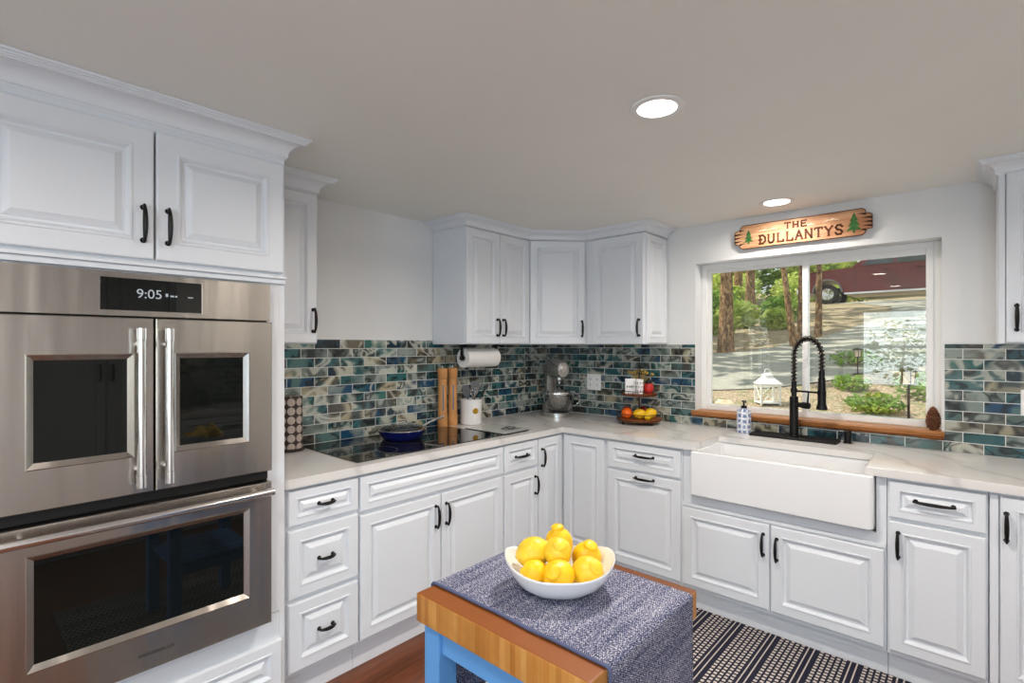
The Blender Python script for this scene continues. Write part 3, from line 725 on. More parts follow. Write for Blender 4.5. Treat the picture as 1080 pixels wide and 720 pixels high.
# ------------------------------------------------------------------ glass board beside the cooktop
t = thing('cutting_board', 'pale glass cutting board with dark scrolls beside the cooktop', 'cutting board', (.42, -1.03, .914))
b = new(); box(b, (.255, -1.143, .9165), (.590, -.885, .9215), .002); obj('glass_sheet', b, simple('pale_frosted_glass', (.55, .56, .54), .12, 0, .5, .02, 6), t)
b = new()
for x0, y0, x1, y1 in ((.255, -1.146, .590, -1.1415), (.5885, -1.143, .5925, -.93)): box(b, (x0, y0, .9165), (x1, y1, .9222))
obj('dark_edge', b, M['darkgap'], t)
b = new()
for k in range(7):
    pts = []
    for j in range(15):
        a_ = j/14*PI*1.5+k*.9; rr_ = .012+.026*j/14
        pts.append((.46+.035*math.cos(k*2.4)+rr_*math.cos(a_), -.965+.045*math.sin(k*2.4)+rr_*math.sin(a_)*.8, .9222))
    tube(b, pts, .0016, 5)
obj('scroll_decoration', b, M['darkgap'], t)
for x, y in ((.27, -1.12), (.57, -1.12), (.27, -.9), (.57, -.9)):
    b = new(); lathe(b, [(.008, 0), (.008, .0024), (0, .0024)], (x, y, .914), 10); obj('rubber_foot', b, M['rubber'], t)

# ------------------------------------------------------------------ pepper mills
def mill(x, y, label, rot):
    t = thing('pepper_mill', label, 'pepper mill', (x, y, .9145), 'tall wooden mills')
    b = new(); lathe(b, [(0, 0), (.033, 0), (.034, .004), (.0335, .03), (.030, .10), (.0285, .20), (.029, .27), (.030, .312), (0, .312)], (x, y, .9145), 24); bd = obj('mill_body', b, M['mill'], t)
    b = new(); lathe(b, [(0, .314), (.0295, .314), (.0305, .318), (.034, .362), (.0345, .375), (.032, .378), (0, .378)], (x, y, .9145), 24); obj('mill_cap', b, M['mill'], t)
    b = new(); lathe(b, [(.004, .378), (.004, .383), (.0065, .386), (.0065, .391), (.003, .394), (0, .394)], (x, y, .9145), 14); obj('knob', b, M['chrome'], t)
    Fm = frame((x, y, 0), (math.sin(rot), math.cos(rot)*1, 0), (math.cos(rot), -math.sin(rot), 0))
    b = new(); box(b, (-.005, 1.02, .0262), (.005, 1.185, .0312), .002, Fm); obj('window_strip', b, simple('smoky_acrylic_strip', (.20, .22, .25), .15, .3), t)
mill(.072, -1.176, 'tall wooden pepper mill, the left one of the pair', .55); mill(.074, -1.092, 'tall wooden mill between its twin and the white crock', .55)

# ------------------------------------------------------------------ crock with utensils
K = Vector((.118, -.965, .9145))
t = thing('utensil_crock', 'white ceramic crock with a round gold emblem', 'crock', K)
b = new(); lathe(b, [(0, 0), (.066, 0), (.071, .005), (.072, .02), (.072, .160), (.0735, .164), (.072, .168), (.068, .166), (.066, .150), (.064, .012), (0, .010)], K, 32); obj('pot', b, M['ceramic'], t)
er = .70; Fe = frame((K.x+.072*math.cos(-er+.35), K.y+.072*math.sin(-er+.35), 0), (math.sin(er-.35), math.cos(er-.35), 0), (math.cos(-er+.35), math.sin(-er+.35), 0))
b = new(); lathe(b, [(.0195, -.004), (.0195, .0015), (.016, .003), (.014, .0022), (.009, .0026), (0, .003)], (0, 0, 0), 24, Fe @ Matrix.Translation((0, 1.008, 0))); obj('emblem', b, M['gold'], t)
def utensil(name, label, cat, base, tip, mt, head):
    base = K+Vector(base); tip = K+Vector(tip); d = (tip-base).normalized()
    b = new(); tube(b, [base, base+(tip-base)*.5, tip], [.005, .0055, .005], 8); head(b, tip, d)
    single(name, b, mt, label, cat, 'utensils in the crock')
def flat_head(w_, h_, slots=0):
    def f(b, tip, d):
        side = Vector((.74, .67, 0)); side = (side-d*side.dot(d)).normalized(); nn = d.cross(side)
        Fh = Matrix(((side.x, d.x, nn.x, tip.x), (side.y, d.y, nn.y, tip.y), (side.z, d.z, nn.z, tip.z), (0, 0, 0, 1)))
        n = 10; poly = [(-w_*.25, -.005), (-w_*.5, h_*.25), (-w_*.5, h_*.9), (-w_*.38, h_), (w_*.38, h_), (w_*.5, h_*.9), (w_*.5, h_*.25), (w_*.25, -.005)]
        prism(b, poly, -.003, .003, Fh)
    return f
def spoon_head(b, tip, d):
    q = d.to_track_quat('Z', 'Y').to_matrix().to_4x4()
    sphere(b, tip+d*.03, 1, 14, 8, (.026, .008, .036), q)
def whisk_head(b, tip, d):
    q = d.to_track_quat('Z', 'Y').to_matrix()
    for k in range(5):
        a_ = PI*k/5
        tube(b, [tip+q @ Vector((.026*math.sin(PI*j/12)**.8*s_*math.cos(a_), .026*math.sin(PI*j/12)**.8*s_*math.sin(a_), .075*math.sin(PI*j/24))) for s_ in (1,) for j in range(13)]+
                [tip+q @ Vector((-.026*math.sin(PI*j/12)**.8*math.cos(a_), -.026*math.sin(PI*j/12)**.8*math.sin(a_), .075*math.sin(PI*j/24))) for j in range(12, -1, -1)], .0012, 5)
utensil('spatula', 'broad grey spatula at the back of the white crock', 'spatula', (.012, .01, .014), (.004, .030, .200), M['grey'], flat_head(.058, .085))
utensil('turner', 'dark grey turner leaning left in the white crock', 'spatula', (.010, .0, .014), (.006, -.042, .190), M['grey'], flat_head(.050, .075))
utensil('serving_spoon', 'dark spoon leaning right in the white crock', 'spoon', (-.01, -.012, .014), (.042, .052, .180), simple('dark_nylon', (.03, .03, .034), .4), spoon_head)
utensil('whisk', 'steel whisk standing upright in the white crock', 'whisk', (.016, -.012, .014), (.040, -.018, .175), M['chrome'], whisk_head)

# ------------------------------------------------------------------ paper towel under the cabinet
t = thing('paper_towel_holder', 'black paper towel holder fixed under the wall cabinet', 'paper towel holder', (.17, -.94, 1.447))
b = new(); AY0, AY1, AZ = -1.098, -.79, 1.358
for y in (AY0, AY1+.012):
    box(b, (.155, y-.012, 1.432), (.185, y+.012, 1.4465), .002); box(b, (.160, y-.004, AZ), (.180, y+.004, 1.434), .002); tube(b, [(.17, y-.006, AZ), (.17, y+.006, AZ)], .016, 16)
tube(b, [(.17, AY0, AZ), (.17, AY1+.012, AZ)], .006, 10); obj('bracket', b, M['black'], t)
b = new(); Ft = Matrix(((0, 0, 1, 0), (1, 0, 0, 0), (0, 1, 0, 0), (0, 0, 0, 1)))
def ringroll(b, r0, r1, y0, y1, c):
    rg = [[(c[0]+r*math.cos(2*PI*k/36), y, c[1]+r*math.sin(2*PI*k/36)) for k in range(36)] for r, y in ((r0, y0), (r1-.002, y0), (r1, y0+.002), (r1, y1-.002), (r1-.002, y1), (r0, y1), (r0, y0))]
    quadstrip(b, rg, True)
ringroll(b, .020, .062, AY0+.012, AY1-.004, (.17, AZ)); single('paper_towel_roll', b, M['paper'], 'white paper towel roll hanging under the wall cabinet', 'paper towel roll')

# ------------------------------------------------------------------ wood-slice canister
Cn = Vector((.085, -2.172, .9145))
t = thing('canister', 'tall brown canister patterned with wood slices beside the oven tower', 'canister', Cn)
b = new(); lathe(b, [(0, .014), (.055, .014), (.055, .270), (.050, .272), (0, .272)], Cn, 32, uv=True); obj('canister_body', b, M['slices'], t)
b = new(); lathe(b, [(0, 0), (.063, 0), (.066, .004), (.066, .010), (.060, .0135), (0, .0135)], Cn, 32); obj('canister_base', b, simple('near_black_wood', srgb(44, 32, 26), .5), t)

# ------------------------------------------------------------------ stand mixer
X0 = Vector((.275, -.245, .9145))
md = Vector((.88, -.475, 0)).normalized(); ms = Vector((-md.y, md.x, 0))
FM = Matrix(((md.x, ms.x, 0, X0.x), (md.y, ms.y, 0, X0.y), (0, 0, 1.11, X0.z), (0, 0, 0, 1)))      # local x = forward
t = thing('stand_mixer', 'silver stand mixer with a glass bowl in the worktop corner', 'stand mixer', X0)
b = new(); poly = []
for k in range(28):
    a_ = 2*PI*k/28; poly.append((.015+.135*math.cos(a_), .115*math.sin(a_)))
prism(b, poly, 0, .014, FM); prism(b, [(x*.9, y*.9) for x, y in poly], .014, .026, FM)
rings = []
for z, x0, x1, hw in ((.02, -.125, -.02, .062), (.08, -.120, -.045, .048), (.16, -.118, -.055, .042), (.24, -.120, -.045, .046), (.268, -.122, -.03, .05)):
    cx_ = (x0+x1)/2; hx = (x1-x0)/2
    rings.append([FM @ Vector((cx_+hx*math.copysign(abs(math.cos(a_))**.6, math.cos(a_)), hw*math.copysign(abs(math.sin(a_))**.6, math.sin(a_)), z)) for a_ in [2*PI*k/24 for k in range(24)]])
quadstrip(b, rings, True, True, True); obj('pedestal', b, M['silver'], t, ang=50)
b = new(); rings = []
for x, r, zc in ((-.150, .012, .318), (-.146, .034, .316), (-.120, .056, .315), (-.06, .063, .318), (.02, .062, .320), (.09, .058, .318), (.135, .052, .316), (.150, .048, .315), (.154, .040, .315)):
    rings.append([FM @ Vector((x, r*.93*math.sin(a_), zc+r*math.cos(a_)*1.06)) for a_ in [2*PI*k/26 for k in range(26)]])
quadstrip(b, rings, True, True, True); hd_ = obj('motor_head', b, M['silver'], t, ang=50)
b = new(); tube(b, [FM @ Vector((.152, 0, .322)), FM @ Vector((.164, 0, .322)), FM @ Vector((.166, 0, .322))], [.024, .024, .018], 20); tube(b, [FM @ Vector((.164, .0, .322)), FM @ Vector((.172, 0, .322))], [.010, .009], 12); obj('hub_cap', b, M['chrome'], hd_)
b = new(); rings = []
for x in (-.05, .12):
    rings.append([FM @ Vector((x, .0625*s_*(.995 if x < 0 else .905), z_)) for s_, z_ in ()])
tube(b, [FM @ Vector((-.03, .062, .300)), FM @ Vector((.135, .051, .300))], .004, 8); tube(b, [FM @ Vector((-.03, -.062, .300)), FM @ Vector((.135, -.051, .300))], .004, 8); obj('trim_band', b, M['chrome'], hd_)
b = new(); lathe(b, [(.022, .268), (.026, .258), (.026, .245), (.012, .240), (.008, .215), (0, .214)], (0, 0, 0), 18, FM @ Matrix.Translation((.075, 0, 0))); obj('attachment_hub', b, M['silver'], t)
bc = FM @ Vector((.060, 0, 0))
b = new(); lathe(b, [(.040, .028), (.055, .030), (.088, .056), (.108, .100), (.117, .145), (.120, .178), (.123, .184), (.119, .184), (.114, .145), (.105, .102), (.085, .060), (.054, .034), (0, .033)], bc, 34)
hdl = math.atan2(.5, .85)
tube(b, [bc+Vector((r_*math.cos(hdl), r_*math.sin(hdl), z_)) for r_, z_ in ((.116, .172), (.150, .168), (.160, .125), (.135, .085), (.104, .08))], .008, 10)
obj('mixing_bowl', b, M['bowlglass'], t)
b = new(); lathe(b, [(.1195, .166), (.1235, .168), (.1245, .178), (.1215, .1855), (.1195, .185)], bc, 34, caps=False); obj('bowl_band', b, M['chrome'], t)
b = new()
for k in range(6):
    a_ = PI*k/6
    tube(b, [bc+Vector((.055*math.sin(PI*j/16)*math.cos(a_), .055*math.sin(PI*j/16)*math.sin(a_), .215-.165*(j/16))) for j in range(17)], .0016, 5)
    tube(b, [bc+Vector((-.055*math.sin(PI*j/16)*math.cos(a_), -.055*math.sin(PI*j/16)*math.sin(a_), .215-.165*(j/16))) for j in range(17)], .0016, 5)
obj('wire_whip', b, M['chrome'], t)

# ------------------------------------------------------------------ outlets
def outlet(x0, x1, z0, z1, label, gangs):
    t = thing('outlet_cover', label, 'outlet', ((x0+x1)/2, -.0066, z0)); F = FB(-.0067)
    b = new(); box(b, (x0, z0, 0), (x1, z1, .006), .0025, F); obj('plate', b, M['plate'], t)
    for g in range(gangs):
        cx_ = x0+(x1-x0)*(g+.5)/gangs
        for s_ in (-1, 1):
            b = new(); cz_ = (z0+z1)/2+s_*.021
            box(b, (cx_-.0105, cz_-.0125, .0055), (cx_+.0105, cz_+.0125, .0064), .001, F); sk = obj('socket', b, M['plate'], t)
            b = new()
            for dx_ in (-.0060, .0060): box(b, (cx_+dx_-.0014, cz_-.001, .0060), (cx_+dx_+.0014, cz_+.008, .0068), 0, F)
            box(b, (cx_-.006, cz_-.0012, .0060), (cx_+.006, cz_-.0002, .0067), 0, F)
            lathe(b, [(.0028, .0058), (.0028, .0067), (0, .0067)], (cx_, cz_-.0065, 0), 10, F); obj('slots', b, M['darkgap'], sk)
outlet(.405, .528, 1.100, 1.222, 'white double outlet cover on the tiles behind the mixer', 2)
outlet(2.783, 2.858, 1.118, 1.236, 'white outlet cover on the tiles at the right edge', 1)

# ------------------------------------------------------------------ two-tier tray
T = Vector((.938, -.178, .9145))
t = thing('tiered_tray', 'two-tier round wood and black wire tray', 'tray', T)
def tier(z, r, rail):
    b = new(); lathe(b, [(0, z), (r-.006, z), (r, z+.005), (r, z+.013), (r-.004, z+.016), (0, z+.016)], T, 40); o_ = obj('tray_board', b, M['traywood'], t)
    b = new()
    tube(b, [T+Vector((r*1.02*math.cos(2*PI*k/44), r*1.02*math.sin(2*PI*k/44), z+rail)) for k in range(44)], .0025, 7, closed=True)
    tube(b, [T+Vector((r*1.01*math.cos(2*PI*k/44), r*1.01*math.sin(2*PI*k/44), z+.008)) for k in range(44)], .003, 7, closed=True)
    for k in range(22):
        a_ = 2*PI*k/22; tube(b, [T+Vector((r*1.012*math.cos(a_), r*1.012*math.sin(a_), z+.008)), T+Vector((r*1.02*math.cos(a_), r*1.02*math.sin(a_), z+rail))], .0014, 5)
    obj('wire_rail', b, M['bronze'], t)
tier(.020, .148, .050); tier(.186, .118, .034)
b = new(); tube(b, [T+Vector((0, 0, .03)), T+Vector((0, 0, .33))], .006, 10)
tube(b, [T+Vector((.016*math.cos(2*PI*k/20), 0, .345+.018*math.sin(2*PI*k/20))) for k in range(20)], .003, 7, closed=True); obj('post', b, M['bronze'], t)
for k in range(4):
    a_ = PI/4+k*PI/2+.35; p = T+Vector((.13*math.cos(a_), .13*math.sin(a_), 0)); b = new(); lathe(b, [(0, 0), (.008, 0), (.011, .008), (.006, .018), (.006, .021), (0, .021)], p, 12); obj('foot', b, M['bronze'], t)
CR = Vector((.7416, .671, 0)); CF = Vector((.671, -.7416, 0))            # sideways and towards the room
zt = .0362
def fruit(name, label, cat, a_, f_, r, mt, scale=(1, 1, 1), rot=0, dz=0, fn=None):
    b = new(); p = T+CR*a_+CF*f_+Vector((0, 0, zt+r*scale[2]+dz)); sphere(b, p, r, 20, 14, scale, Matrix.Rotation(rot, 4, 'Z'), fn)
    return single(name, b, mt, label, cat)
fruit('orange', 'orange fruit at the left of the lower tray tier', 'orange', -.092, .036, .036, M['orange'])
fruit('apple', 'red apple behind the yellow lemons on the lower tier', 'apple', .045, -.062, .035, M['apple'])
fruit('apple', 'dark red apple partly hidden behind the orange', 'apple', -.075, -.048, .035, M['apple'])
def lem(p):
    q = p.copy(); a_ = abs(p.x)
    if a_ > .80: q.y *= 1-.12*(a_-.8)/.2; q.x = math.copysign(a_+.10*((a_-.8)/.2)**1.5, p.x)
    return q
fruit('lemon', 'yellow lemon in the middle of the lower tray tier', 'lemon', -.010, .050, .033, M['lemon'], (1.25, 1, 1), .75, 0, lem)
fruit('lemon', 'yellow lemon at the right of the lower tray tier', 'lemon', .070, .030, .034, M['lemon'], (1.25, 1, 1), 1.0, 0, lem)
fruit('lemon', 'yellow lemon lying in front of the other lower tier lemons', 'lemon', .030, .108, .024, M['lemon'], (1.2, 1, 1), .8, 0, lem)
zt2 = .2022
p = T+CR*(-.066)+CF*.020
Fs = frame((p.x, p.y, 0), CR, CF)
t = thing('block_sign', 'small white block sign on the upper tray tier', 'sign', (p.x, p.y, T.z+zt2))
b = new(); box(b, (-.034, T.z+zt2+.0003, -.009), (.034, T.z+zt2+.100, .009), .002, Fs); obj('block', b, M['plate'], t)
b = new()
for k, (u_, w_) in enumerate(((-.022, .006), (-.012, .003), (-.005, .005), (.004, .004), (.012, .006), (.021, .003))): box(b, (u_-w_/2, T.z+zt2+.040, .0088), (u_+w_/2, T.z+zt2+.052+.003*(k % 2), .0096), 0, Fs)
obj('printed_marks', b, M['darkgap'], t)
p = T+CR*(-.012)+CF*.055
t = thing('patterned_mug', 'white mug with dark dots on the upper tray tier', 'mug', (p.x, p.y, T.z+zt2))
q = Vector((p.x, p.y, T.z+zt2+.0003)); b = new(); lathe(b, [(0, 0), (.022, 0), (.025, .006), (.026, .095), (.024, .098), (.022, .094), (.021, .01), (0, .008)], q, 24); obj('mug_body', b, M['ceramic'], t)
b = new()
for k in range(24):
    a_ = k*.785+(.39 if (k//8) % 2 else 0); sphere(b, q+Vector((.0252*math.cos(a_), .0252*math.sin(a_), .022+.026*(k//8))), .0042, 8, 6)
obj('dots', b, M['carve'], t)
p = T+CR*.058+CF*.022; q = Vector((p.x, p.y, T.z+zt2+.0003))
t = thing('jar', 'round red jar with a black lid on the upper tier', 'jar', q)
b = new(); lathe(b, [(0, 0), (.022, 0), (.030, .012), (.033, .034), (.030, .056), (.020, .068), (0, .068)], q, 26); obj('jar_body', b, M['red'], t)
b = new(); lathe(b, [(0, .068), (.021, .068), (.023, .074), (.016, .090), (.006, .096), (.006, .102), (0, .104)], q, 22); obj('jar_lid', b, M['rubber'], t)
b = new(); random.seed(3)
p = T+CR*.02+CF*(-.04)
for k in range(26):
    a_ = random.uniform(0, 2*PI); l_ = random.uniform(.03, .10); e = Vector((p.x+l_*.9*math.cos(a_), p.y+l_*.6*math.sin(a_), T.z+zt2+random.uniform(.115, .155)))
    tube(b, [(p.x, p.y, T.z+zt2+.0005), (p.x+(e.x-p.x)*.4, p.y+(e.y-p.y)*.4, T.z+zt2+.08), e], .0012, 4); sphere(b, e, random.uniform(.006, .012), 7, 5, (1, 1, .7))
single('dried_flowers', b, M['dry'], 'dried yellow flowers behind the red jar on the upper tier', 'dried flowers')

# ------------------------------------------------------------------ sink side: soap, mat, faucet, button, cone
q = Vector((1.588, -.088, .9145))
t = thing('soap_dispenser', 'blue and white patterned soap bottle with a black pump', 'soap dispenser', q)
b = new(); lathe(b, [(0, 0), (.038, 0), (.041, .004), (.041, .122), (.037, .134), (.020, .143), (.016, .146), (0, .146)], q, 30, uv=True); obj('bottle', b, M['soap'], t)
b = new(); lathe(b, [(.017, .1465), (.017, .160), (.006, .163), (.005, .182), (.012, .184), (.012, .192), (0, .194)], q, 16); tube(b, [q+Vector((0, 0, .188)), q+Vector((.02, -.030, .188)), q+Vector((.022, -.034, .182))], [.005, .0045, .004], 8); obj('pump', b, M['black'], t)
t = thing('drip_mat', 'black textured drip mat behind the sink', 'mat', (1.86, -.11, .914))
b = new(); prism(b, [p_[:2] for p_ in rr(1.640, 2.083, -.178, -.030, .018, 0)], .9145, .920)
for k in range(4):
    pass
obj('mat_base', b, M['rubber'], t)
b = new()
tube(b, [(x_, y_, .9225) for x_, y_, _ in rr(1.645, 2.078, -.173, -.035, .016, 0)], .0035, 6, closed=True)
for i in range(21):
    for j in range(6):
        x = 1.662+.0202*i+(.010 if j % 2 else 0); y = -.162+.0225*j
        if (x-1.862)**2+(y+.092)**2 > .0016: sphere(b, (x, y, .9205), .0062, 7, 5, (1, 1, .7))
obj('ridges', b, M['rubber'], t)
q = Vector((1.862, -.092, .9205))
t = thing('faucet', 'black pull-down spring faucet behind the sink', 'faucet', q)
b = new(); lathe(b, [(0, 0), (.028, 0), (.028, .006), (.0225, .010), (.0225, .225), (.020, .229), (.0135, .232), (.0135, .315), (0, .316)], q, 24); obj('column', b, M['black'], t)
sd = Vector((.151, -.066, 0)); R_ = sd.length/2; sdn = sd.normalized(); arc = []
for k in range(25):
    a_ = PI-PI*k/24; arc.append(q+sdn*(R_+R_*math.cos(a_))+Vector((0, 0, .452+.105*math.sin(a_))))
path = [q+Vector((0, 0, z_)) for z_ in (.31, .36, .41)]+arc+[q+sd+Vector((0, 0, z_)) for z_ in (.42, .385)]
b = new(); tube(b, path, .0085, 10); obj('hose', b, M['black'], t)
# spring coil along the hose
def resample(pts, n):
    d_ = [0]
    for a_, c_ in zip(pts, pts[1:]): d_.append(d_[-1]+(Vector(c_)-Vector(a_)).length)
    out = []
    for i in range(n):
        s_ = d_[-1]*i/(n-1); k = max(0, min(len(pts)-2, next((j for j in range(len(d_)-1) if d_[j+1] >= s_), len(pts)-2)))
        f_ = (s_-d_[k])/max(1e-9, d_[k+1]-d_[k]); out.append(Vector(pts[k]).lerp(Vector(pts[k+1]), f_))
    return out
n = 25*12; rs = resample(path, n); nrm = Vector((-sdn.y, sdn.x, 0)); coil = []
for i, p in enumerate(rs):
    d_ = (rs[min(i+1, n-1)]-rs[max(i-1, 0)]).normalized(); s_ = nrm.cross(d_).normalized(); a_ = 2*PI*i/12
    coil.append(p+(nrm*math.cos(a_)+s_*math.sin(a_))*.0142)
b = new(); tube(b, coil, .0031, 6); obj('spring', b, M['bronze'], t)
e = q+sd
b = new(); lathe(b, [(0, .385), (.012, .385), (.015, .375), (.015, .345), (.0175, .340), (.0205, .250), (.0205, .205), (.027, .182), (.027, .172), (0, .170)], e, 22); obj('spray_head', b, M['black'], t)
b = new(); tube(b, [q+Vector((0, 0, .262)), e+Vector((0, 0, .262))], .0055, 10); tube(b, [q+Vector((0, 0, .252)), q+Vector((0, 0, .275))], .018, 16)
tube(b, [e+Vector((0, 0, .25)), e+Vector((0, 0, .275))], .022, 16); obj('support_arm', b, M['black'], t)
hx = Vector((.92, -.40, 0)).normalized()
b = new(); tube(b, [q+hx*.015+Vector((0, 0, .185)), q+hx*.05+Vector((0, 0, .185)), q+hx*.052+Vector((0, 0, .185)), q+hx*.090+Vector((0, 0, .185)), q+hx*.094+Vector((0, 0, .185))], [.014, .014, .018, .018, .012], 16)
tube(b, [q+hx*.082+Vector((0, 0, .19)), q+hx*.086+Vector((0, 0, .24)), q+hx*.088+Vector((0, 0, .262))], [.006, .0045, .004], 8); obj('lever', b, M['black'], t)
q = Vector((2.118, -.075, .9145)); b = new(); lathe(b, [(0, 0), (.020, 0), (.020, .006), (.0165, .009), (.0165, .060), (.0145, .064), (0, .064)], q, 20)
single('air_switch', b, M['black'], 'short black cylinder on the worktop right of the faucet', 'air switch')
q = Vector((2.470, .010, 1.0125)); b = new()
for k in range(90):
    f_ = k/89; a_ = k*2.39996; r = .026*math.sin(PI*(.12+.86*f_))**.75; z = .006+.104*f_
    d_ = Vector((math.cos(a_), math.sin(a_), .35)).normalized(); qq = d_.to_track_quat('Z', 'Y').to_matrix().to_4x4()
    sphere(b, q+Vector((r*.75*math.cos(a_), r*.75*math.sin(a_), z)), 1, 7, 5, (.0085, .0045, .017*(1.1-.5*f_)), qq)
lathe(b, [(0, 0), (.014, 0), (.022, .03), (.02, .07), (.006, .118), (0, .12)], q, 14)
single('pine_cone', b, M['log'], 'brown pine cone standing at the right end of the window sill', 'pine cone')

# ------------------------------------------------------------------ name sign
SC = Vector((1.867, -.022, 2.106)); sw_, sh_ = .354, .072
t = thing('wooden_sign', 'carved wooden name sign hung above the window', 'sign', (SC.x, -.004, SC.z-sh_))
F = frame((SC.x, -.004, SC.z), (1, 0, 0), (0, -1, 0))
b = new(); hw, hh, c_ = sw_, sh_, .032
poly = [(-hw+c_+.015, -hh), (-.12, -hh+.003), (.08, -hh+.001), (hw-c_-.015, -hh), (hw-c_, -hh+.012), (hw-c_+.008, -hh+.030), (hw, -hh+.034), (hw, hh-.040), (hw-.008, hh-.032), (hw-c_+.004, hh-.026), (hw-c_, hh-.010), (hw-c_-.014, hh),
        (.05, hh-.002), (-.14, hh), (-hw+c_+.015, hh), (-hw+c_+.004, hh-.012), (-hw+c_-.004, hh-.026), (-hw+.004, hh-.034), (-hw, hh-.042), (-hw, -hh+.040), (-hw+.006, -hh+.030), (-hw+c_-.006, -hh+.026), (-hw+c_, -hh+.010)]
prism(b, poly, .002, .020, F); obj('board', b, M['sign'], t, False)
b = new(); tube(b, [F @ Vector((x, y, .0195)) for x, y in poly], .0022, 6, closed=True)
for s_ in (-1, 1):
    for y, l_ in ((-.045, .034), (-.026, .046), (-.004, .040), (.018, .050), (.040, .038)):
        xo = hw-.002 if abs(y) < .034 else hw-c_+.004
        prism(b, [(s_*xo, y-.006), (s_*xo, y+.006), (s_*(xo-l_), y+.002+.003)], .0195, .0207, F)
obj('burnt_edge', b, M['burn'], t, False)
LET = {'T': [((0, 1), (1, 1)), ((.5, 1), (.5, 0))], 'H': [((.1, 0), (.1, 1)), ((.9, 0), (.9, 1)), ((.1, .5), (.9, .5))], 'E': [((.12, 0), (.12, 1)), ((.12, 1), (.95, 1)), ((.12, .52), (.75, .52)), ((.12, 0), (.95, 0))],
       'D': [((.18, 0), (.18, 1)), ((.02, 1), (.6, 1)), ((.6, 1), (.95, .72)), ((.95, .72), (.95, .28)), ((.95, .28), (.6, 0)), ((.6, 0), (.02, 0)), ((.0, .5), (.42, .5))],
       'U': [((.1, 1), (.1, .25)), ((.1, .25), (.32, 0)), ((.32, 0), (.68, 0)), ((.68, 0), (.9, .25)), ((.9, .25), (.9, 1))], 'L': [((.18, 1), (.18, 0)), ((.18, 0), (.95, 0)), ((.95, 0), (.95, .22))],
       'A': [((.04, 0), (.5, 1)), ((.5, 1), (.96, 0)), ((.22, .36), (.78, .36))], 'N': [((.1, 0), (.1, 1)), ((.1, 1), (.9, 0)), ((.9, 0), (.9, 1))],
       'Y': [((.04, 1), (.5, .48)), ((.96, 1), (.5, .48)), ((.5, .48), (.5, 0))], 'S': [((.92, .8), (.7, 1)), ((.7, 1), (.28, 1)), ((.28, 1), (.08, .78)), ((.08, .78), (.3, .54)), ((.3, .54), (.7, .46)), ((.7, .46), (.92, .22)), ((.92, .22), (.7, 0)), ((.7, 0), (.26, 0)), ((.26, 0), (.06, .2))]}
SER = {'T': [(.5, 0), (0, .86, 1), (1, .86, 1)], 'H': [(.1, 0), (.1, 1), (.9, 0), (.9, 1)], 'U': [(.1, 1), (.9, 1)], 'L': [(.18, 1), (.18, 0)], 'A': [(.04, 0), (.96, 0)], 'N': [(.1, 0), (.1, 1), (.9, 1)], 'Y': [(.04, 1), (.96, 1), (.5, 0)], 'E': [], 'D': [], 'S': []}
def word(b, s, x0, y0, w_, h_, gap, th, F, z0, z1):
    for ch in s:
        for (ax, ay), (bx, by) in LET[ch]:
            pa = Vector((x0+ax*w_, y0+ay*h_)); pb = Vector((x0+bx*w_, y0+by*h_)); d_ = (pb-pa).normalized(); nn = Vector((-d_.y, d_.x))*th/2; pa -= d_*th*.4; pb += d_*th*.4
            prism(b, [(pa+nn)[:], (pa-nn)[:], (pb-nn)[:], (pb+nn)[:]], z0, z1, F)
        for sv in SER[ch]:
            if len(sv) == 2: prism(b, [(x0+(sv[0]-.2)*w_, y0+sv[1]*h_-th*.35), (x0+(sv[0]+.2)*w_, y0+sv[1]*h_-th*.35), (x0+(sv[0]+.2)*w_, y0+sv[1]*h_+th*.35), (x0+(sv[0]-.2)*w_, y0+sv[1]*h_+th*.35)], z0, z1+.0001, F)
            else: prism(b, [(x0+sv[0]*w_-th*.4, y0+(sv[1]-.1)*h_), (x0+sv[0]*w_+th*.4, y0+(sv[1]-.1)*h_), (x0+sv[0]*w_+th*.4, y0+sv[2]*h_), (x0+sv[0]*w_-th*.4, y0+sv[2]*h_)], z0, z1+.0001, F)
        x0 += w_+gap
b = new(); word(b, 'THE', -.070, .020, .030, .032, .012, .0085, F, .0196, .0212); word(b, 'DULLANTYS', -.212, -.052, .037, .050, .0125, .0105, F, .0196, .0212)
obj('lettering', b, M['carve'], t, False)
for s_, k in ((-1, .8), (1, 1.0)):
    b = new(); cx_ = s_*.272
    for y0_, y1_, wd in ((-.045, .005, .036), (-.020, .028, .029), (.006, .055, .021)): prism(b, [(cx_-wd*k, y0_*k), (cx_-wd*k*.4, y0_*k+.006), (cx_, y0_*k+.001), (cx_+wd*k*.4, y0_*k+.006), (cx_+wd*k, y0_*k), (cx_, y1_*k)], .0196, .0210+.0002*y1_/.05, F)
    prism(b, [(cx_-.005, -.056*k), (cx_+.005, -.056*k), (cx_+.005, -.040*k), (cx_-.005, -.040*k)], .0196, .0206, F)
    obj('painted_pine', b, M['pine_g'], t, False)
for mx_, my_, wd, ht in ((-.185, .020, .032, .016), (-.135, .022, .024, .012), (.060, .018, .026, .012), (.165, .024, .042, .018)):
    b = new(); prism(b, [(mx_-wd, my_), (mx_-wd*.45, my_+ht*.7), (mx_-.1*wd, my_+ht*.6), (mx_+wd*.1, my_+ht), (mx_+wd, my_+.002), (mx_+wd*.3, my_+ht*.45), (mx_, my_+ht*.3), (mx_-wd*.4, my_+ht*.4)], .0196, .0206, F)
    obj('painted_mountain', b, M['ltile'], t, False)

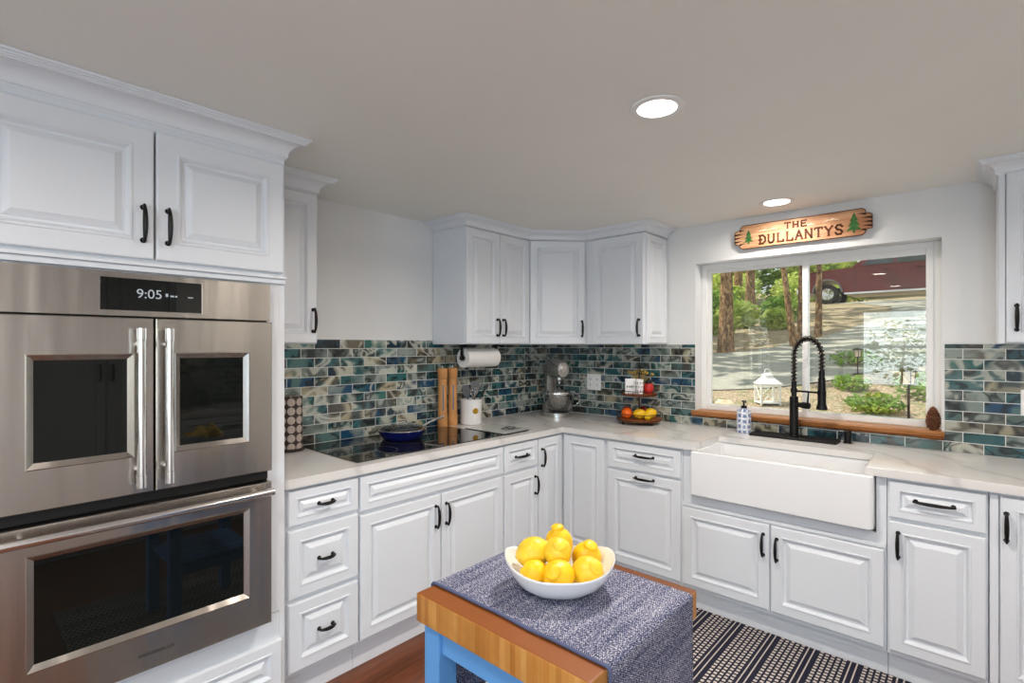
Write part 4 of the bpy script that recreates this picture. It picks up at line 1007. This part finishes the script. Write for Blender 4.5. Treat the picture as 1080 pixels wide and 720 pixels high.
# ------------------------------------------------------------------ downlights
def downlight(x, y, label, power=LAMP_W):
    t = thing('downlight', label, 'ceiling light', (x, y, ZC-.0005), 'recessed ceiling downlights')
    b = new(); lathe(b, [(.064, -.004), (.070, -.0065), (.088, -.004), (.090, 0), (.064, 0), (.064, -.004)], (x, y, ZC-.0005), 36, caps=False); obj('trim_ring', b, M['trim'], t)
    b = new(); lathe(b, [(.0, -.0028), (.064, -.0028), (.064, -.0003), (0, -.0003)], (x, y, ZC-.0005), 36); obj('lens', b, M['lens'], t)
    L = bpy.data.lights.new('downlight_lamp', 'AREA'); L.shape = 'DISK'; L.size = .12; L.energy = power; L.color = LAMP_C; L.spread = math.radians(165)
    o = bpy.data.objects.new('downlight_lamp', L); COL.objects.link(o); o.location = (x, y, ZC-.012)
downlight(1.842, -1.742, 'lit recessed ceiling light nearer the room centre', 22)
downlight(1.815, -.258, 'lit recessed ceiling light above the wooden name sign', 6.5)
for x, y in ((1.84, -3.35), (3.3, -1.74), (3.3, -3.6), (1.84, -4.9)): downlight(x, y, 'added recessed ceiling light for fill, out of view')  # unseen lamps added to brighten the room

# ------------------------------------------------------------------ rug
b = new(); nx, ny_ = 40, 60; RX0, RX1, RY0, RY1 = .93, 2.455, -2.95, -.580
vg = [[None]*(ny_+1) for _ in range(nx+1)]
for i in range(nx+1):
    for j in range(ny_+1):
        x = RX0+(RX1-RX0)*i/nx; y = RY0+(RY1-RY0)*j/ny_
        y += .006*noise.noise((x*5, 0, 0)) if j == ny_ else 0
        vg[i][j] = b.verts.new((x, y, .0085+.0010*noise.noise((x*6, y*6, 0))))
for i in range(nx):
    for j in range(ny_): b.faces.new((vg[i][j], vg[i+1][j], vg[i+1][j+1], vg[i][j+1]))
ext = bmesh.ops.extrude_face_region(b, geom=b.faces[:])
for e_ in ext['geom']:
    if isinstance(e_, bmesh.types.BMVert): e_.co.z = .0005
o = obj('area_rug', b, M['rug']); tag(o, 'navy and cream striped woven rug on the hardwood floor', 'rug')

# ------------------------------------------------------------------ butcher block cart
IX0, IX1, IY0, IY1, IZ = 1.690, 2.157, -2.618, -2.180, .880
t = thing('kitchen_cart', 'butcher block cart with blue painted legs', 'cart', ((IX0+IX1)/2, (IY0+IY1)/2, .0097))
b = new(); box(b, (IX0, IY0, IZ-.064), (IX1, IY1, IZ), .004, seg=2)
o = obj('butcher_block', b, [M['block'], M['blocktop']], t)
for p_ in o.data.polygons:
    if p_.normal.z > .7: p_.material_index = 1
for x in (IX0+.012, IX1-.064):
    for y in (IY0+.014, IY1-.066):
        b = new(); box(b, (x, y, .0097), (x+.052, y+.052, IZ-.065), .003); obj('leg', b, M['bluepaint'], t)
for lo, hi in (((IX0+.064, IY0+.022, IZ-.124), (IX1-.064, IY0+.042, IZ-.0655)), ((IX0+.064, IY1-.042, IZ-.124), (IX1-.064, IY1-.022, IZ-.0655)),
               ((IX0+.020, IY0+.066, IZ-.124), (IX0+.040, IY1-.066, IZ-.0655)), ((IX1-.040, IY0+.066, IZ-.124), (IX1-.020, IY1-.066, IZ-.0655))):
    b = new(); box(b, lo, hi, .002); obj('apron_rail', b, M['bluepaint'], t)
for lo, hi in (((IX0+.028, IY0+.066, .30), (IX0+.052, IY1-.066, .345)), ((IX1-.052, IY0+.066, .30), (IX1-.028, IY1-.066, .345))):
    b = new(); box(b, lo, hi, .002); obj('stretcher', b, M['bluepaint'], t)
b = new()
for k in range(6):
    x = IX0+.035+k*.0667; box(b, (x, IY0+.03, .346), (x+.058, IY1-.03, .362), .002)
obj('slatted_shelf', b, M['bluepaint'], t)

# runner cloth draped over the left and right sides of the cart
b = new(); lay = b.loops.layers.uv.verify()
prof = []
for z in [IZ-.30+.30*k/10 for k in range(10)]: prof.append((IX0-.0065, z))
for k in range(7): a_ = PI-PI/2*k/6; prof.append((IX0+.003+.0095*math.cos(a_), IZ-.0035+.0095*math.sin(a_)))
for k in range(1, 24): prof.append((IX0+.003+(IX1-IX0-.006)*k/24, IZ+.006))
for k in range(7): a_ = PI/2-PI/2*k/6; prof.append((IX1-.003+.0095*math.cos(a_), IZ-.0035+.0095*math.sin(a_)))
for k in range(1, 16): prof.append((IX1+.0065, IZ-.0035-.42*k/15))
RYa, RYb = -2.566, -2.218; nY = 26; dist = [0]
for a_, c_ in zip(prof, prof[1:]): dist.append(dist[-1]+math.hypot(c_[0]-a_[0], c_[1]-a_[1]))
grid = []
for i, (x, z) in enumerate(prof):
    row = []
    for j in range(nY+1):
        y = RYa+(RYb-RYa)*j/nY
        dx = dz = 0
        if z > IZ: dz = .0012*noise.noise((x*14, y*14, 2)); 
        elif x > IX1: dx = .006*max(0, (IZ-z-.05))/.35*(1+noise.noise((y*9, z*2, 7))*1.5)
        if j == 0: y += .004*noise.noise((dist[i]*9, 3, 0))
        row.append((x+dx, y, z+dz))
    grid.append(row)
vt = [[b.verts.new(p_) for p_ in r] for r in grid]
for i in range(len(prof)-1):
    for j in range(nY):
        f = b.faces.new((vt[i][j], vt[i+1][j], vt[i+1][j+1], vt[i][j+1]))
        for l_, (ii, jj) in zip(f.loops, ((i, j), (i+1, j), (i+1, j+1), (i, j+1))): l_[lay].uv = (dist[ii], (RYb-RYa)*jj/nY)
bmesh.ops.recalc_face_normals(b, faces=b.faces[:])
o = obj('table_runner', b, M['runner'], ang=70)
sm = o.modifiers.new('thickness', 'SOLIDIFY'); sm.thickness = .005; sm.offset = -1 if o.data.polygons[len(prof)//2*nY].normal.z > 0 else 1
tag(o, 'woven blue cloth runner draped over the butcher block cart', 'table runner')
hem = new(); tube(hem, [Vector(grid[i][0])+Vector((0, .001, -.0015 if grid[i][2][2] > IZ else 0)) for i in range(len(prof))], .0034, 8); obj('hem', hem, M['runner'], o)

# ------------------------------------------------------------------ bowl of lemons
ZR = IZ+.0078
BC_ = Vector((1.929, -2.398, ZR))
t = thing('fruit_bowl', 'white oval bowl filled with lemons on the blue runner', 'bowl', BC_)
FBw = Matrix(((CR.x, -CF.x, 0, BC_.x), (CR.y, -CF.y, 0, BC_.y), (0, 0, 1, BC_.z), (0, 0, 0, 1)))
b = new(); rings = []; nS = 48
for a0, b0, z in ((.001, .001, 0), (.066, .052, 0), (.070, .056, .002), (.074, .060, .005), (.100, .080, .020), (.118, .094, .038), (.128, .102, .053), (.1295, .1035, .0565), (.128, .102, .0585), (.1255, .0995, .0565), (.115, .091, .039), (.096, .076, .024), (.066, .05, .012), (.001, .001, .010)):
    ring = []
    for k in range(nS):
        a_ = 2*PI*k/nS; e_ = 2/2.25
        cx_, sy_ = math.cos(a_), math.sin(a_)
        lift = (.022*abs(cx_)**3)*(max(0, z-.015)/.042)
        ring.append(FBw @ Vector((.965*a0*math.copysign(abs(cx_)**e_, cx_), b0*math.copysign(abs(sy_)**e_, sy_), z+lift)))
    rings.append(ring)
quadstrip(b, rings, True, True, True); obj('bowl', b, M['porcelain'], t, ang=60)
def lemon(a_, f_, z, r, axis, el, label, mt, nip=1.0):
    """a_: sideways, f_: towards the room; axis is where the nipple points"""
    ax = Vector(axis).normalized(); q_ = ax.to_track_quat('Z', 'Y').to_matrix().to_4x4()
    p = BC_+CR*a_+CF*f_+Vector((0, 0, z))
    def fn(v):
        q = v.copy()
        if v.z > .74:
            k_ = (v.z-.74)/.26; q.z += .17*nip*k_; c_ = 1-.30*min(1, nip)*math.exp(-((k_-.34)/.20)**2); q.x *= c_*(1+.25*k_); q.y *= c_*(1+.25*k_)
        if v.z < -.85: q.z -= .05*((-v.z-.85)/.15)
        n_ = 1+.022*noise.noise(v*2.2+Vector((a_*90, f_*90, 0))); return q*n_
    t_ = thing('lemon', label, 'lemon', p-Vector((0, 0, r)), 'lemons in the white bowl')
    b = new(); sphere(b, p, r, 30, 40, (1, 1, el), q_, fn); obj('fruit', b, mt, t_, ang=80)
    b = new(); sphere(b, p+q_.to_3x3() @ Vector((0, 0, r*el*(-1.04 if nip else .98))), r*.11, 8, 6, (1, 1, .5), q_); obj('stem_end', b, M['stem'], t_)
UPV = Vector((0, 0, 1))
lemon(-.057, .026, .047, .0275, CF*.3-CR*.9, 1.12, 'small lemon at the front left of the bowl', M['lemon'], .6)
lemon(-.005, .043, .048, .0345, CF*.75-CR*.40+UPV*.55, 1.10, 'lemon at the front centre of the bowl with its tip facing out', M['lemon'], 1.5)
lemon(.060, .024, .047, .0345, CF*.65+CR*.40+UPV*.6, 1.08, 'pale lemon at the front right of the bowl', M['lemon2'], 1.2)
lemon(-.004, .002, .084, .0315, CF*.6+CR*.1+UPV*.8, 1.05, 'pale lemon on top in the middle of the heap', M['lemon2'], .6)
lemon(-.058, -.024, .072, .0345, CR*.9+UPV*.25, 1.15, 'large lemon lying sideways at the back left', M['lemon2'], .5)
lemon(.004, -.052, .083, .0325, UPV*.95-CR*.1, 1.12, 'lemon at the top of the heap with its tip pointing up', M['lemon'], 1.5)
lemon(.067, -.036, .055, .0345, UPV*.85+CF*.3+CR*.2, 1.05, 'knobbly lemon at the back right with its tip pointing up', M['lemon'], 1.3)

# ------------------------------------------------------------------ opposite side of the kitchen (seen in the oven glass)
t = thing('pantry_cabinet', 'tall white pantry cabinet facing the double oven', 'cabinet', (3.6, -2.6, 0))
b = new(); box(b, (3.322, -3.02, .10), (XR-.004, -2.14, 2.172), .001); box(b, (3.38, -3.01, 0), (XR-.01, -2.15, .10)); obj('carcass', b, M['cab'], t)
FR_ = FRt(3.322)
door(t, FR_, 2.143, 2.578, .12, 2.165, (2.545, 1.25)); door(t, FR_, 2.582, 3.017, .12, 2.165, (2.615, 1.25))
t = thing('base_cabinet', 'white base cabinet with drawers facing the cooktop', 'cabinet', (3.6, -1.4, 0))
b = new(); box(b, (3.322, -2.138, .118), (XR-.004, -.66, Z1), .001); box(b, (3.38, -2.13, 0), (XR-.01, -.67, .117)); obj('carcass', b, M['cab'], t)
for r0, r1 in ((.68, 1.40), (1.403, 2.135)):
    door(t, FR_, r0, r1, .706, .864, ((r0+r1)/2, .79, .13, False), 'drawer'); door(t, FR_, r0, r1, .14, .692, ((r0+r1)/2, .65, .13, False))
b = new(); box(b, (3.302, -2.138, .878), (XR-.008, -.650, .914), .004); single('worktop', b, M['quartz'], 'pale quartz worktop opposite the cooktop', 'worktop')
t = thing('coffee_maker', 'silver coffee maker on the worktop opposite the ovens', 'coffee maker', (3.65, -1.9, .914))
b = new(); box(b, (3.52, -2.0, .9145), (3.80, -1.80, .945), .006); box(b, (3.68, -2.0, .945), (3.80, -1.80, 1.20), .006); box(b, (3.52, -2.0, 1.14), (3.68, -1.80, 1.22), .006); obj('housing', b, M['silver'], t)
b = new(); lathe(b, [(0, 0), (.05, 0), (.06, .03), (.055, .10), (.04, .12), (0, .12)], (3.60, -1.9, .946), 20); obj('carafe', b, M['carglass'], t)

# ------------------------------------------------------------------ outside: sloping ground, driveway, trees
def gz(x, y):
    z = .40+.142*min(y, 18)+max(0, min(y, 21.5)-18)*.03+max(0, y-21.5)*.13
    return z+.05*noise.noise((x*.5, y*.5, 0))*min(1, max(0, (y-1)/3))+.015*noise.noise((x*2.3, y*2.3, 4))
b = new(); nx, ny_ = 70, 90
vg = [[b.verts.new((x, y, gz(x, y))) for y in [.16+44*(j/ny_)**1.4 for j in range(ny_+1)]] for x in [-26+44*i/nx for i in range(nx+1)]]
for i in range(nx):
    for j in range(ny_): b.faces.new((vg[i][j], vg[i+1][j], vg[i+1][j+1], vg[i][j+1]))
struct('ground', b, M['earth'], ang=80)
b = new(); ctr = [(-4.5, 2.6), (-2.2, 3.6), (-.2, 4.6), (1.2, 6.6), (2.0, 9.2), (2.5, 12.2), (2.2, 15.5), (.8, 18.5), (-2, 20.2), (-7, 21.0)]
ctr = resample([Vector((x, y, 0)) for x, y in ctr], 90); rows = []
for i, p in enumerate(ctr):
    d_ = (ctr[min(i+2, 89)]-ctr[max(i-2, 0)]).normalized(); n_ = Vector((-d_.y, d_.x, 0)); wd = 1.45
    rows.append([Vector((*(p+n_*wd*s_+n_*.14*noise.noise((p.x*2, p.y*2, s_*3)))[:2], 0)) for s_ in [-1+2*k/8 for k in range(9)]])
vg = [[b.verts.new((p.x, p.y, gz(p.x, p.y)+.016)) for p in r] for r in rows]
for a_, c_ in zip(vg, vg[1:]):
    for k in range(8): b.faces.new((a_[k], a_[k+1], c_[k+1], c_[k]))
struct('driveway', b, M['asphalt'], ang=80)
def add_leaves(b, c, rad, n, size, rnd):
    for k in range(n):
        v = Vector((rnd.gauss(0, 1), rnd.gauss(0, 1), rnd.gauss(0, 1))).normalized()*rnd.random()**.45
        p = Vector(c)+Vector((v.x*rad[0], v.y*rad[1], v.z*rad[2]))
        d_ = Vector((rnd.gauss(0, 1), rnd.gauss(0, 1), rnd.gauss(0, .5))).normalized(); e_ = d_.cross(Vector((rnd.gauss(0, 1), rnd.gauss(0, 1), rnd.gauss(0, 1)))).normalized()
        s_ = size*rnd.uniform(.6, 1.3)
        b.faces.new([b.verts.new(q_) for q_ in (p-d_*s_, p+e_*s_*.42, p+d_*s_, p-e_*s_*.42)])
def tree(x, y, r, h, crowns, label, lean=(0, 0), mt='leaf', n=1500, size=.16, seed=0):
    rnd = random.Random(seed); z0 = gz(x, y)-.05
    t = thing('tree', label, 'tree', (x, y, z0), 'trees outside the window')
    b = new(); pts = []; rad = []
    for k in range(13):
        f_ = k/12; pts.append((x+lean[0]*f_+.05*noise.noise((f_*4, seed, 0)), y+lean[1]*f_+.05*noise.noise((f_*4, seed, 9)), z0+h*f_)); rad.append(r*(1-.5*f_)*(1.35 if k == 0 else 1.08 if k == 1 else 1))
    tube(b, pts, rad, 14)
    for k in range(7):
        f_ = .55+.06*k; a_ = rnd.uniform(0, 6.28); p = Vector((x+lean[0]*f_, y+lean[1]*f_, z0+h*f_)); l_ = rnd.uniform(.8, 2.0)
        tube(b, [p, p+Vector((math.cos(a_)*l_*.5, math.sin(a_)*l_*.5, .3)), p+Vector((math.cos(a_)*l_, math.sin(a_)*l_, .7))], [r*.3, r*.2, r*.08], 6)
    obj('trunk', b, M['bark'], t, ang=80)
    b = new()
    for (cx_, cy_, cz_, rx, ry, rz) in crowns: add_leaves(b, (x+lean[0]+cx_, y+lean[1]+cy_, z0+cz_), (rx, ry, rz), n//len(crowns), size, rnd)
    obj('crown', b, M[mt], t, False)
tree(-.87, 6.54, .118, 9, [(0, 0, 7.5, 2.2, 2.2, 1.8)], 'thick rough-barked tree seen in the left window light', seed=1, n=1100)
tree(.137, 7.22, .055, 8, [(0, 0, 7, 1.6, 1.6, 1.3)], 'thin leaning pale tree at the driveway bend', (-.95, .1), seed=2, n=700)
tree(.06, 7.95, .048, 9, [(0, 0, 8, 1.8, 1.8, 1.4)], 'slim dark tree just left of the window mullion', (.02, .1), seed=3, n=700)
tree(-2.93, 14.6, .14, 11, [(0, 0, 9, 2.4, 2.4, 2.0)], 'grey trunk set back behind the undergrowth', seed=4, n=1200)
tree(-3.92, 16.4, .15, 11, [(0, 0, 9, 2.4, 2.4, 2.0)], 'farther trunk left of the grey trunk in the wood', seed=5, n=1000)
tree(.24, 8.6, .058, 9, [(0, 0, 8, 1.8, 1.8, 1.4)], 'mossy tree at the left edge of the right window light', (.03, .1), seed=16, n=700)
BK = [(-15, 27), (-11.6, 31), (-8.6, 26.5), (-5.4, 30.5), (-2.4, 27), (.8, 31), (4.6, 28), (9.5, 31)]
for i, (x, y) in enumerate(BK):
    tree(x, y, .22, 12, [(0, -.5, 1.5, 2.6, 1.4, 1.5), (.8, -.6, 4.4, 2.8, 2, 1.9), (-.4, 0, 8.4, 2.8, 2.4, 2.2)], 'leafy sunlit tree in the wood beyond the driveway', seed=20+i, n=3600, size=.24, mt='leaf' if i % 3 else 'leaf2')
for i, (x, y) in enumerate([(-6.3, 4.3), (-4.9, 8.0), (-5.8, 12.2), (-9.5, 7.5)]):
    tree(x, y, .2, 10, [(0, 0, 7.0, 2.6, 2.4, 1.6), (1.4, -.5, 8.6, 2, 2, 1.3)], 'shade tree left of the driveway', seed=40+i, n=420, size=.34, mt='leaf2')
def bush(x, y, rad, label, seed, n=700, size=.06, mt='leaf2'):
    rnd = random.Random(seed); z = gz(x, y); t = thing('bush', label, 'bush', (x, y, z-.02), 'bushes outside the window')
    b = new(); add_leaves(b, (x, y, z+rad[2]*.8), rad, n, size, rnd); obj('foliage', b, M[mt], t, False)
    b = new()
    for k in range(6):
        a_ = k*1.05; tube(b, [(x, y, z-.03), (x+rad[0]*.3*math.cos(a_), y+rad[1]*.3*math.sin(a_), z+rad[2]*.7), (x+rad[0]*.6*math.cos(a_), y+rad[1]*.6*math.sin(a_), z+rad[2]*1.2)], [.012, .008, .004], 5)
    obj('stems', b, M['bark'], t)
for i, (x, y, r) in enumerate([(-2.0, 10.6, .55), (-1.25, 11.6, .55), (-.95, 10.2, .38), (-3.0, 11.8, .75), (-1.9, 9.1, .36), (-2.9, 10.0, .5)]): bush(x, y, (r, r*.7, r*.75), 'green undergrowth bush below the trees', 60+i, 1100, .08, 'leaf2' if i % 2 else 'leaf')
bush(1.90, 2.75, (.26, .20, .11), 'low green plant at the window foot left of the path lamp', 71, 420, .035)
bush(2.33, 3.5, (.40, .26, .16), 'green plant spreading behind the path lamp', 72, 520, .04)
bush(1.36, 5.2, (.32, .3, .13), 'small green plant by the sunny path', 73, 300, .04)
bush(1.55, 3.75, (.20, .20, .11), 'small upright plant just left of the path lamp', 74, 300, .035)
for i, (x, y, r) in enumerate([(-5.6, 17.0, 1.3), (-4.9, 16.9, .6), (-7.4, 19.5, 1.6), (-3.5, 15.0, .7), (-6.4, 14.4, .9), (-3.5, 22.6, 1.1), (-6.0, 23.2, 1.2), (-1.6, 24.0, 1.0)]): bush(x, y, (r*.9, r*.6, r*.8), 'sunny yellow-green shrub in the wood beyond the undergrowth', 90+i, 900, .12, 'leaf')
# pale rocks
def rock(x, y, r, label, seed):
    b = new(); sphere(b, (x, y, gz(x, y)+r*.35), r, 18, 12, (1.2, .9, .75), I4, lambda v: v*(1+.30*noise.noise(v*1.8+Vector((seed, 0, 0)))+.08*noise.noise(v*6)))
    single('rock', b, M['rock'], label, 'rock', 'pale rocks under the window', ang=60)
rock(.30, 2.44, .13, 'larger pale rock outside the left end of the sill', 3); rock(.62, 2.34, .10, 'smaller pale rock behind the soap bottle', 8)
# path lamps
def path_lamp(x, y, s, label):
    z = gz(x, y)-.04; t = thing('path_lamp', label, 'lamp', (x, y, z), 'path lamps outside')
    H = .36*s
    b = new(); tube(b, [(x, y, z), (x, y, z+H)], .011*s, 10); lathe(b, [(0, H-.01), (.05*s, H-.01), (.05*s, H), (0, H)], (x, y, z), 16); obj('post', b, M['bronze'], t)
    b = new(); lathe(b, [(0, H+.001), (.040*s, H+.001), (.048*s, H+.115*s), (0, H+.115*s)], (x, y, z), 16); obj('glass_shade', b, M['ltile'], t)
    b = new()
    for k in range(4):
        a_ = k*PI/2+.4; tube(b, [(x+.045*s*math.cos(a_), y+.045*s*math.sin(a_), z+H), (x+.053*s*math.cos(a_), y+.053*s*math.sin(a_), z+H+.118*s)], .004*s, 6)
    lathe(b, [(.092*s, H+.116*s), (.094*s, H+.122*s), (.05*s, H+.148*s), (.012*s, H+.160*s), (0, H+.162*s)], (x, y, z), 20); obj('cap', b, M['bronze'], t)
path_lamp(2.17, 2.62, 1.0, 'black capped path lamp close to the window on the right'); path_lamp(1.50, 4.55, .75, 'smaller path lamp farther off behind the faucet spray head')
# white lantern on the ground
x, y = .94, 2.70; z = gz(x, y)-.005
t = thing('garden_lantern', 'white metal lantern with crossed bars outside the window', 'lantern', (x, y, z))
la = .62; Fl = Matrix.Translation((x, y, z)) @ Matrix.Rotation(la, 4, 'Z')
b = new(); hw = .095
box(b, (-hw-.01, -hw-.01, .02), (hw+.01, hw+.01, .035), .002, Fl); box(b, (-hw-.006, -hw-.006, .215), (hw+.006, hw+.006, .230), .002, Fl)
for sx_ in (-1, 1):
    for sy_ in (-1, 1): box(b, (sx_*hw-.008, sy_*hw-.008, .0), (sx_*hw+.008, sy_*hw+.008, .22), .001, Fl)
for k in range(4):
    Fk = Fl @ Matrix.Rotation(k*PI/2, 4, 'Z')
    tube(b, [Fk @ Vector((-hw, -hw, .035)), Fk @ Vector((hw, -hw, .215))], .004, 6); tube(b, [Fk @ Vector((hw, -hw, .035)), Fk @ Vector((-hw, -hw, .215))], .004, 6)
obj('cage', b, M['white_metal'], t)
b = new(); quadstrip(b, [[Fl @ Vector((sx_*a_, sy_*a_, z_)) for sx_, sy_ in ((-1, -1), (1, -1), (1, 1), (-1, 1))] for a_, z_ in ((hw+.018, .230), (.045, .305), (.040, .318), (.048, .325), (.02, .345))], True, True, True)
obj('roof', b, M['white_metal'], t, False)
b = new(); tube(b, [Fl @ Vector((.032*math.cos(2*PI*k/20), 0, .362+.026*math.sin(2*PI*k/20))) for k in range(20)], .004, 7, closed=True); obj('ring', b, M['white_metal'], t)

# pickup truck parked at the top of the slope, nose to the left
TYn = 19.0; TZ = 3.0
t = thing('pickup_truck', 'dark red pickup truck parked uphill beyond the driveway', 'truck', (.46, TYn+.95, TZ))
FT = frame((.26, TYn, TZ), (1, 0, 0), (0, -1, 0))
def arch(cx_, r, n=12): return [(cx_+r*math.cos(PI-PI*k/n), .44+r*math.sin(PI-PI*k/n)) for k in range(n+1)]
poly = [(-2.72, .50)]+[(-2.40, .44)]+arch(-1.80, .47)+[(-1.2, .34), (1.35, .34)]+arch(1.95, .47)+[(2.6, .46), (3.25, .52), (3.28, 1.30), (1.25, 1.30), (1.2, 1.32), (-.95, 1.32), (-2.45, 1.24), (-2.68, 1.12), (-2.76, .8)]
b = new(); prism(b, poly, -1.85, 0, FT); body = obj('truck_body', b, M['truck'], t, ang=30)
b = new(); quadstrip(b, [[FT @ Vector((r_, u_, n_)) for r_, n_ in ((r0, -.08-ins), (r1, -.08-ins), (r1, -1.77+ins), (r0, -1.77+ins))] for r0, r1, u_, ins in ((-1.05, 1.22, 1.32, 0), (-.35, 1.10, 1.86, .12), (-.25, 1.0, 1.90, .16))], True, True, True); obj('cab', b, M['truck'], t)
b = new()
for r0, r1, s0, s1 in ((-.72, .22, -.28, .22), (.30, 1.10, .30, 1.02)):
    q0 = [FT @ Vector(p_) for p_ in ((r0, 1.36, -.075), (r1, 1.36, -.075), (s1, 1.80, -.17), (s0, 1.80, -.17))]; q1 = [p_+Vector((0, .03, 0)) for p_ in q0]; quadstrip(b, [q0, q1], True, True, True)
obj('side_window', b, M['carglass'], t, False)
b = new()
for cx_ in (-1.80, 1.95): tube(b, [FT @ Vector((cx_+.475*math.cos(PI-PI*k/14), .44+.475*math.sin(PI-PI*k/14), .005)) for k in range(15)], .030, 8)
obj('arch_trim', b, M['grey'], t)
b = new()
box(b, (-1.25, .33, -.02), (1.4, .40, .03), .01, FT); box(b, (-2.86, .42, -1.80), (-2.66, .66, -.02), .04, FT); obj('bumper_and_sill', b, M['chrome'], t)
b = new()
for r_ in (-.92, .26, 1.22): box(b, (r_-.006, .42, -.01), (r_+.006, 1.31, .004), 0, FT)
for r_ in (.02, .98): box(b, (r_-.10, 1.13, 0), (r_+.06, 1.17, .03), .008, FT)
obj('door_seam', b, M['darkgap'], t)
for cx_ in (-1.80, 1.95):
    for n_ in (-.14, -1.70):
        Fw = FT @ Matrix.Translation((cx_, .375, n_)); b = new()
        lathe(b, [(.22, -.11), (.34, -.12), (.372, -.09), (.375, 0), (.372, .09), (.34, .12), (.23, .115), (.22, .09), (.22, -.11)], (0, 0, 0), 28, Fw); wh = obj('wheel', b, M['tyre'], t)
        b = new(); lathe(b, [(0, .06), (.06, .07), (.07, .055), (.20, .075), (.222, .10), (.222, .03), (0, .03)], (0, 0, 0), 20, Fw)
        for k in range(5):
            a_ = 2*PI*k/5; tube(b, [Fw @ Vector((.05*math.cos(a_), .05*math.sin(a_), .075)), Fw @ Vector((.20*math.cos(a_), .20*math.sin(a_), .085))], .028, 6)
        obj('hubcap', b, M['chrome'], wh)
# garden behind the room, mirrored in the window glass
b = new(); box(b, (-8, -20, -.3), (12, YF-.16, -.12)); struct('terrace', b, M['earth'])
b = new(); box(b, (XR+.16, YF-.16, -.3), (14, .1, -.12)); struct('side_yard', b, M['earth'])
t = thing('shrub', 'leafy shrub outside the rear window', 'bush', (1.7, -6.8, -.12))
b = new(); rnd = random.Random(5); add_leaves(b, (1.75, -6.8, 1.35), (.55, .22, .6), 420, .05, rnd); obj('foliage', b, M['leaf2'], t, False)
b = new(); tube(b, [(1.7, -6.8, -.12), (1.72, -6.8, .6), (1.78, -6.8, 1.5)], [.03, .022, .008], 8); obj('stem', b, M['bark'], t)
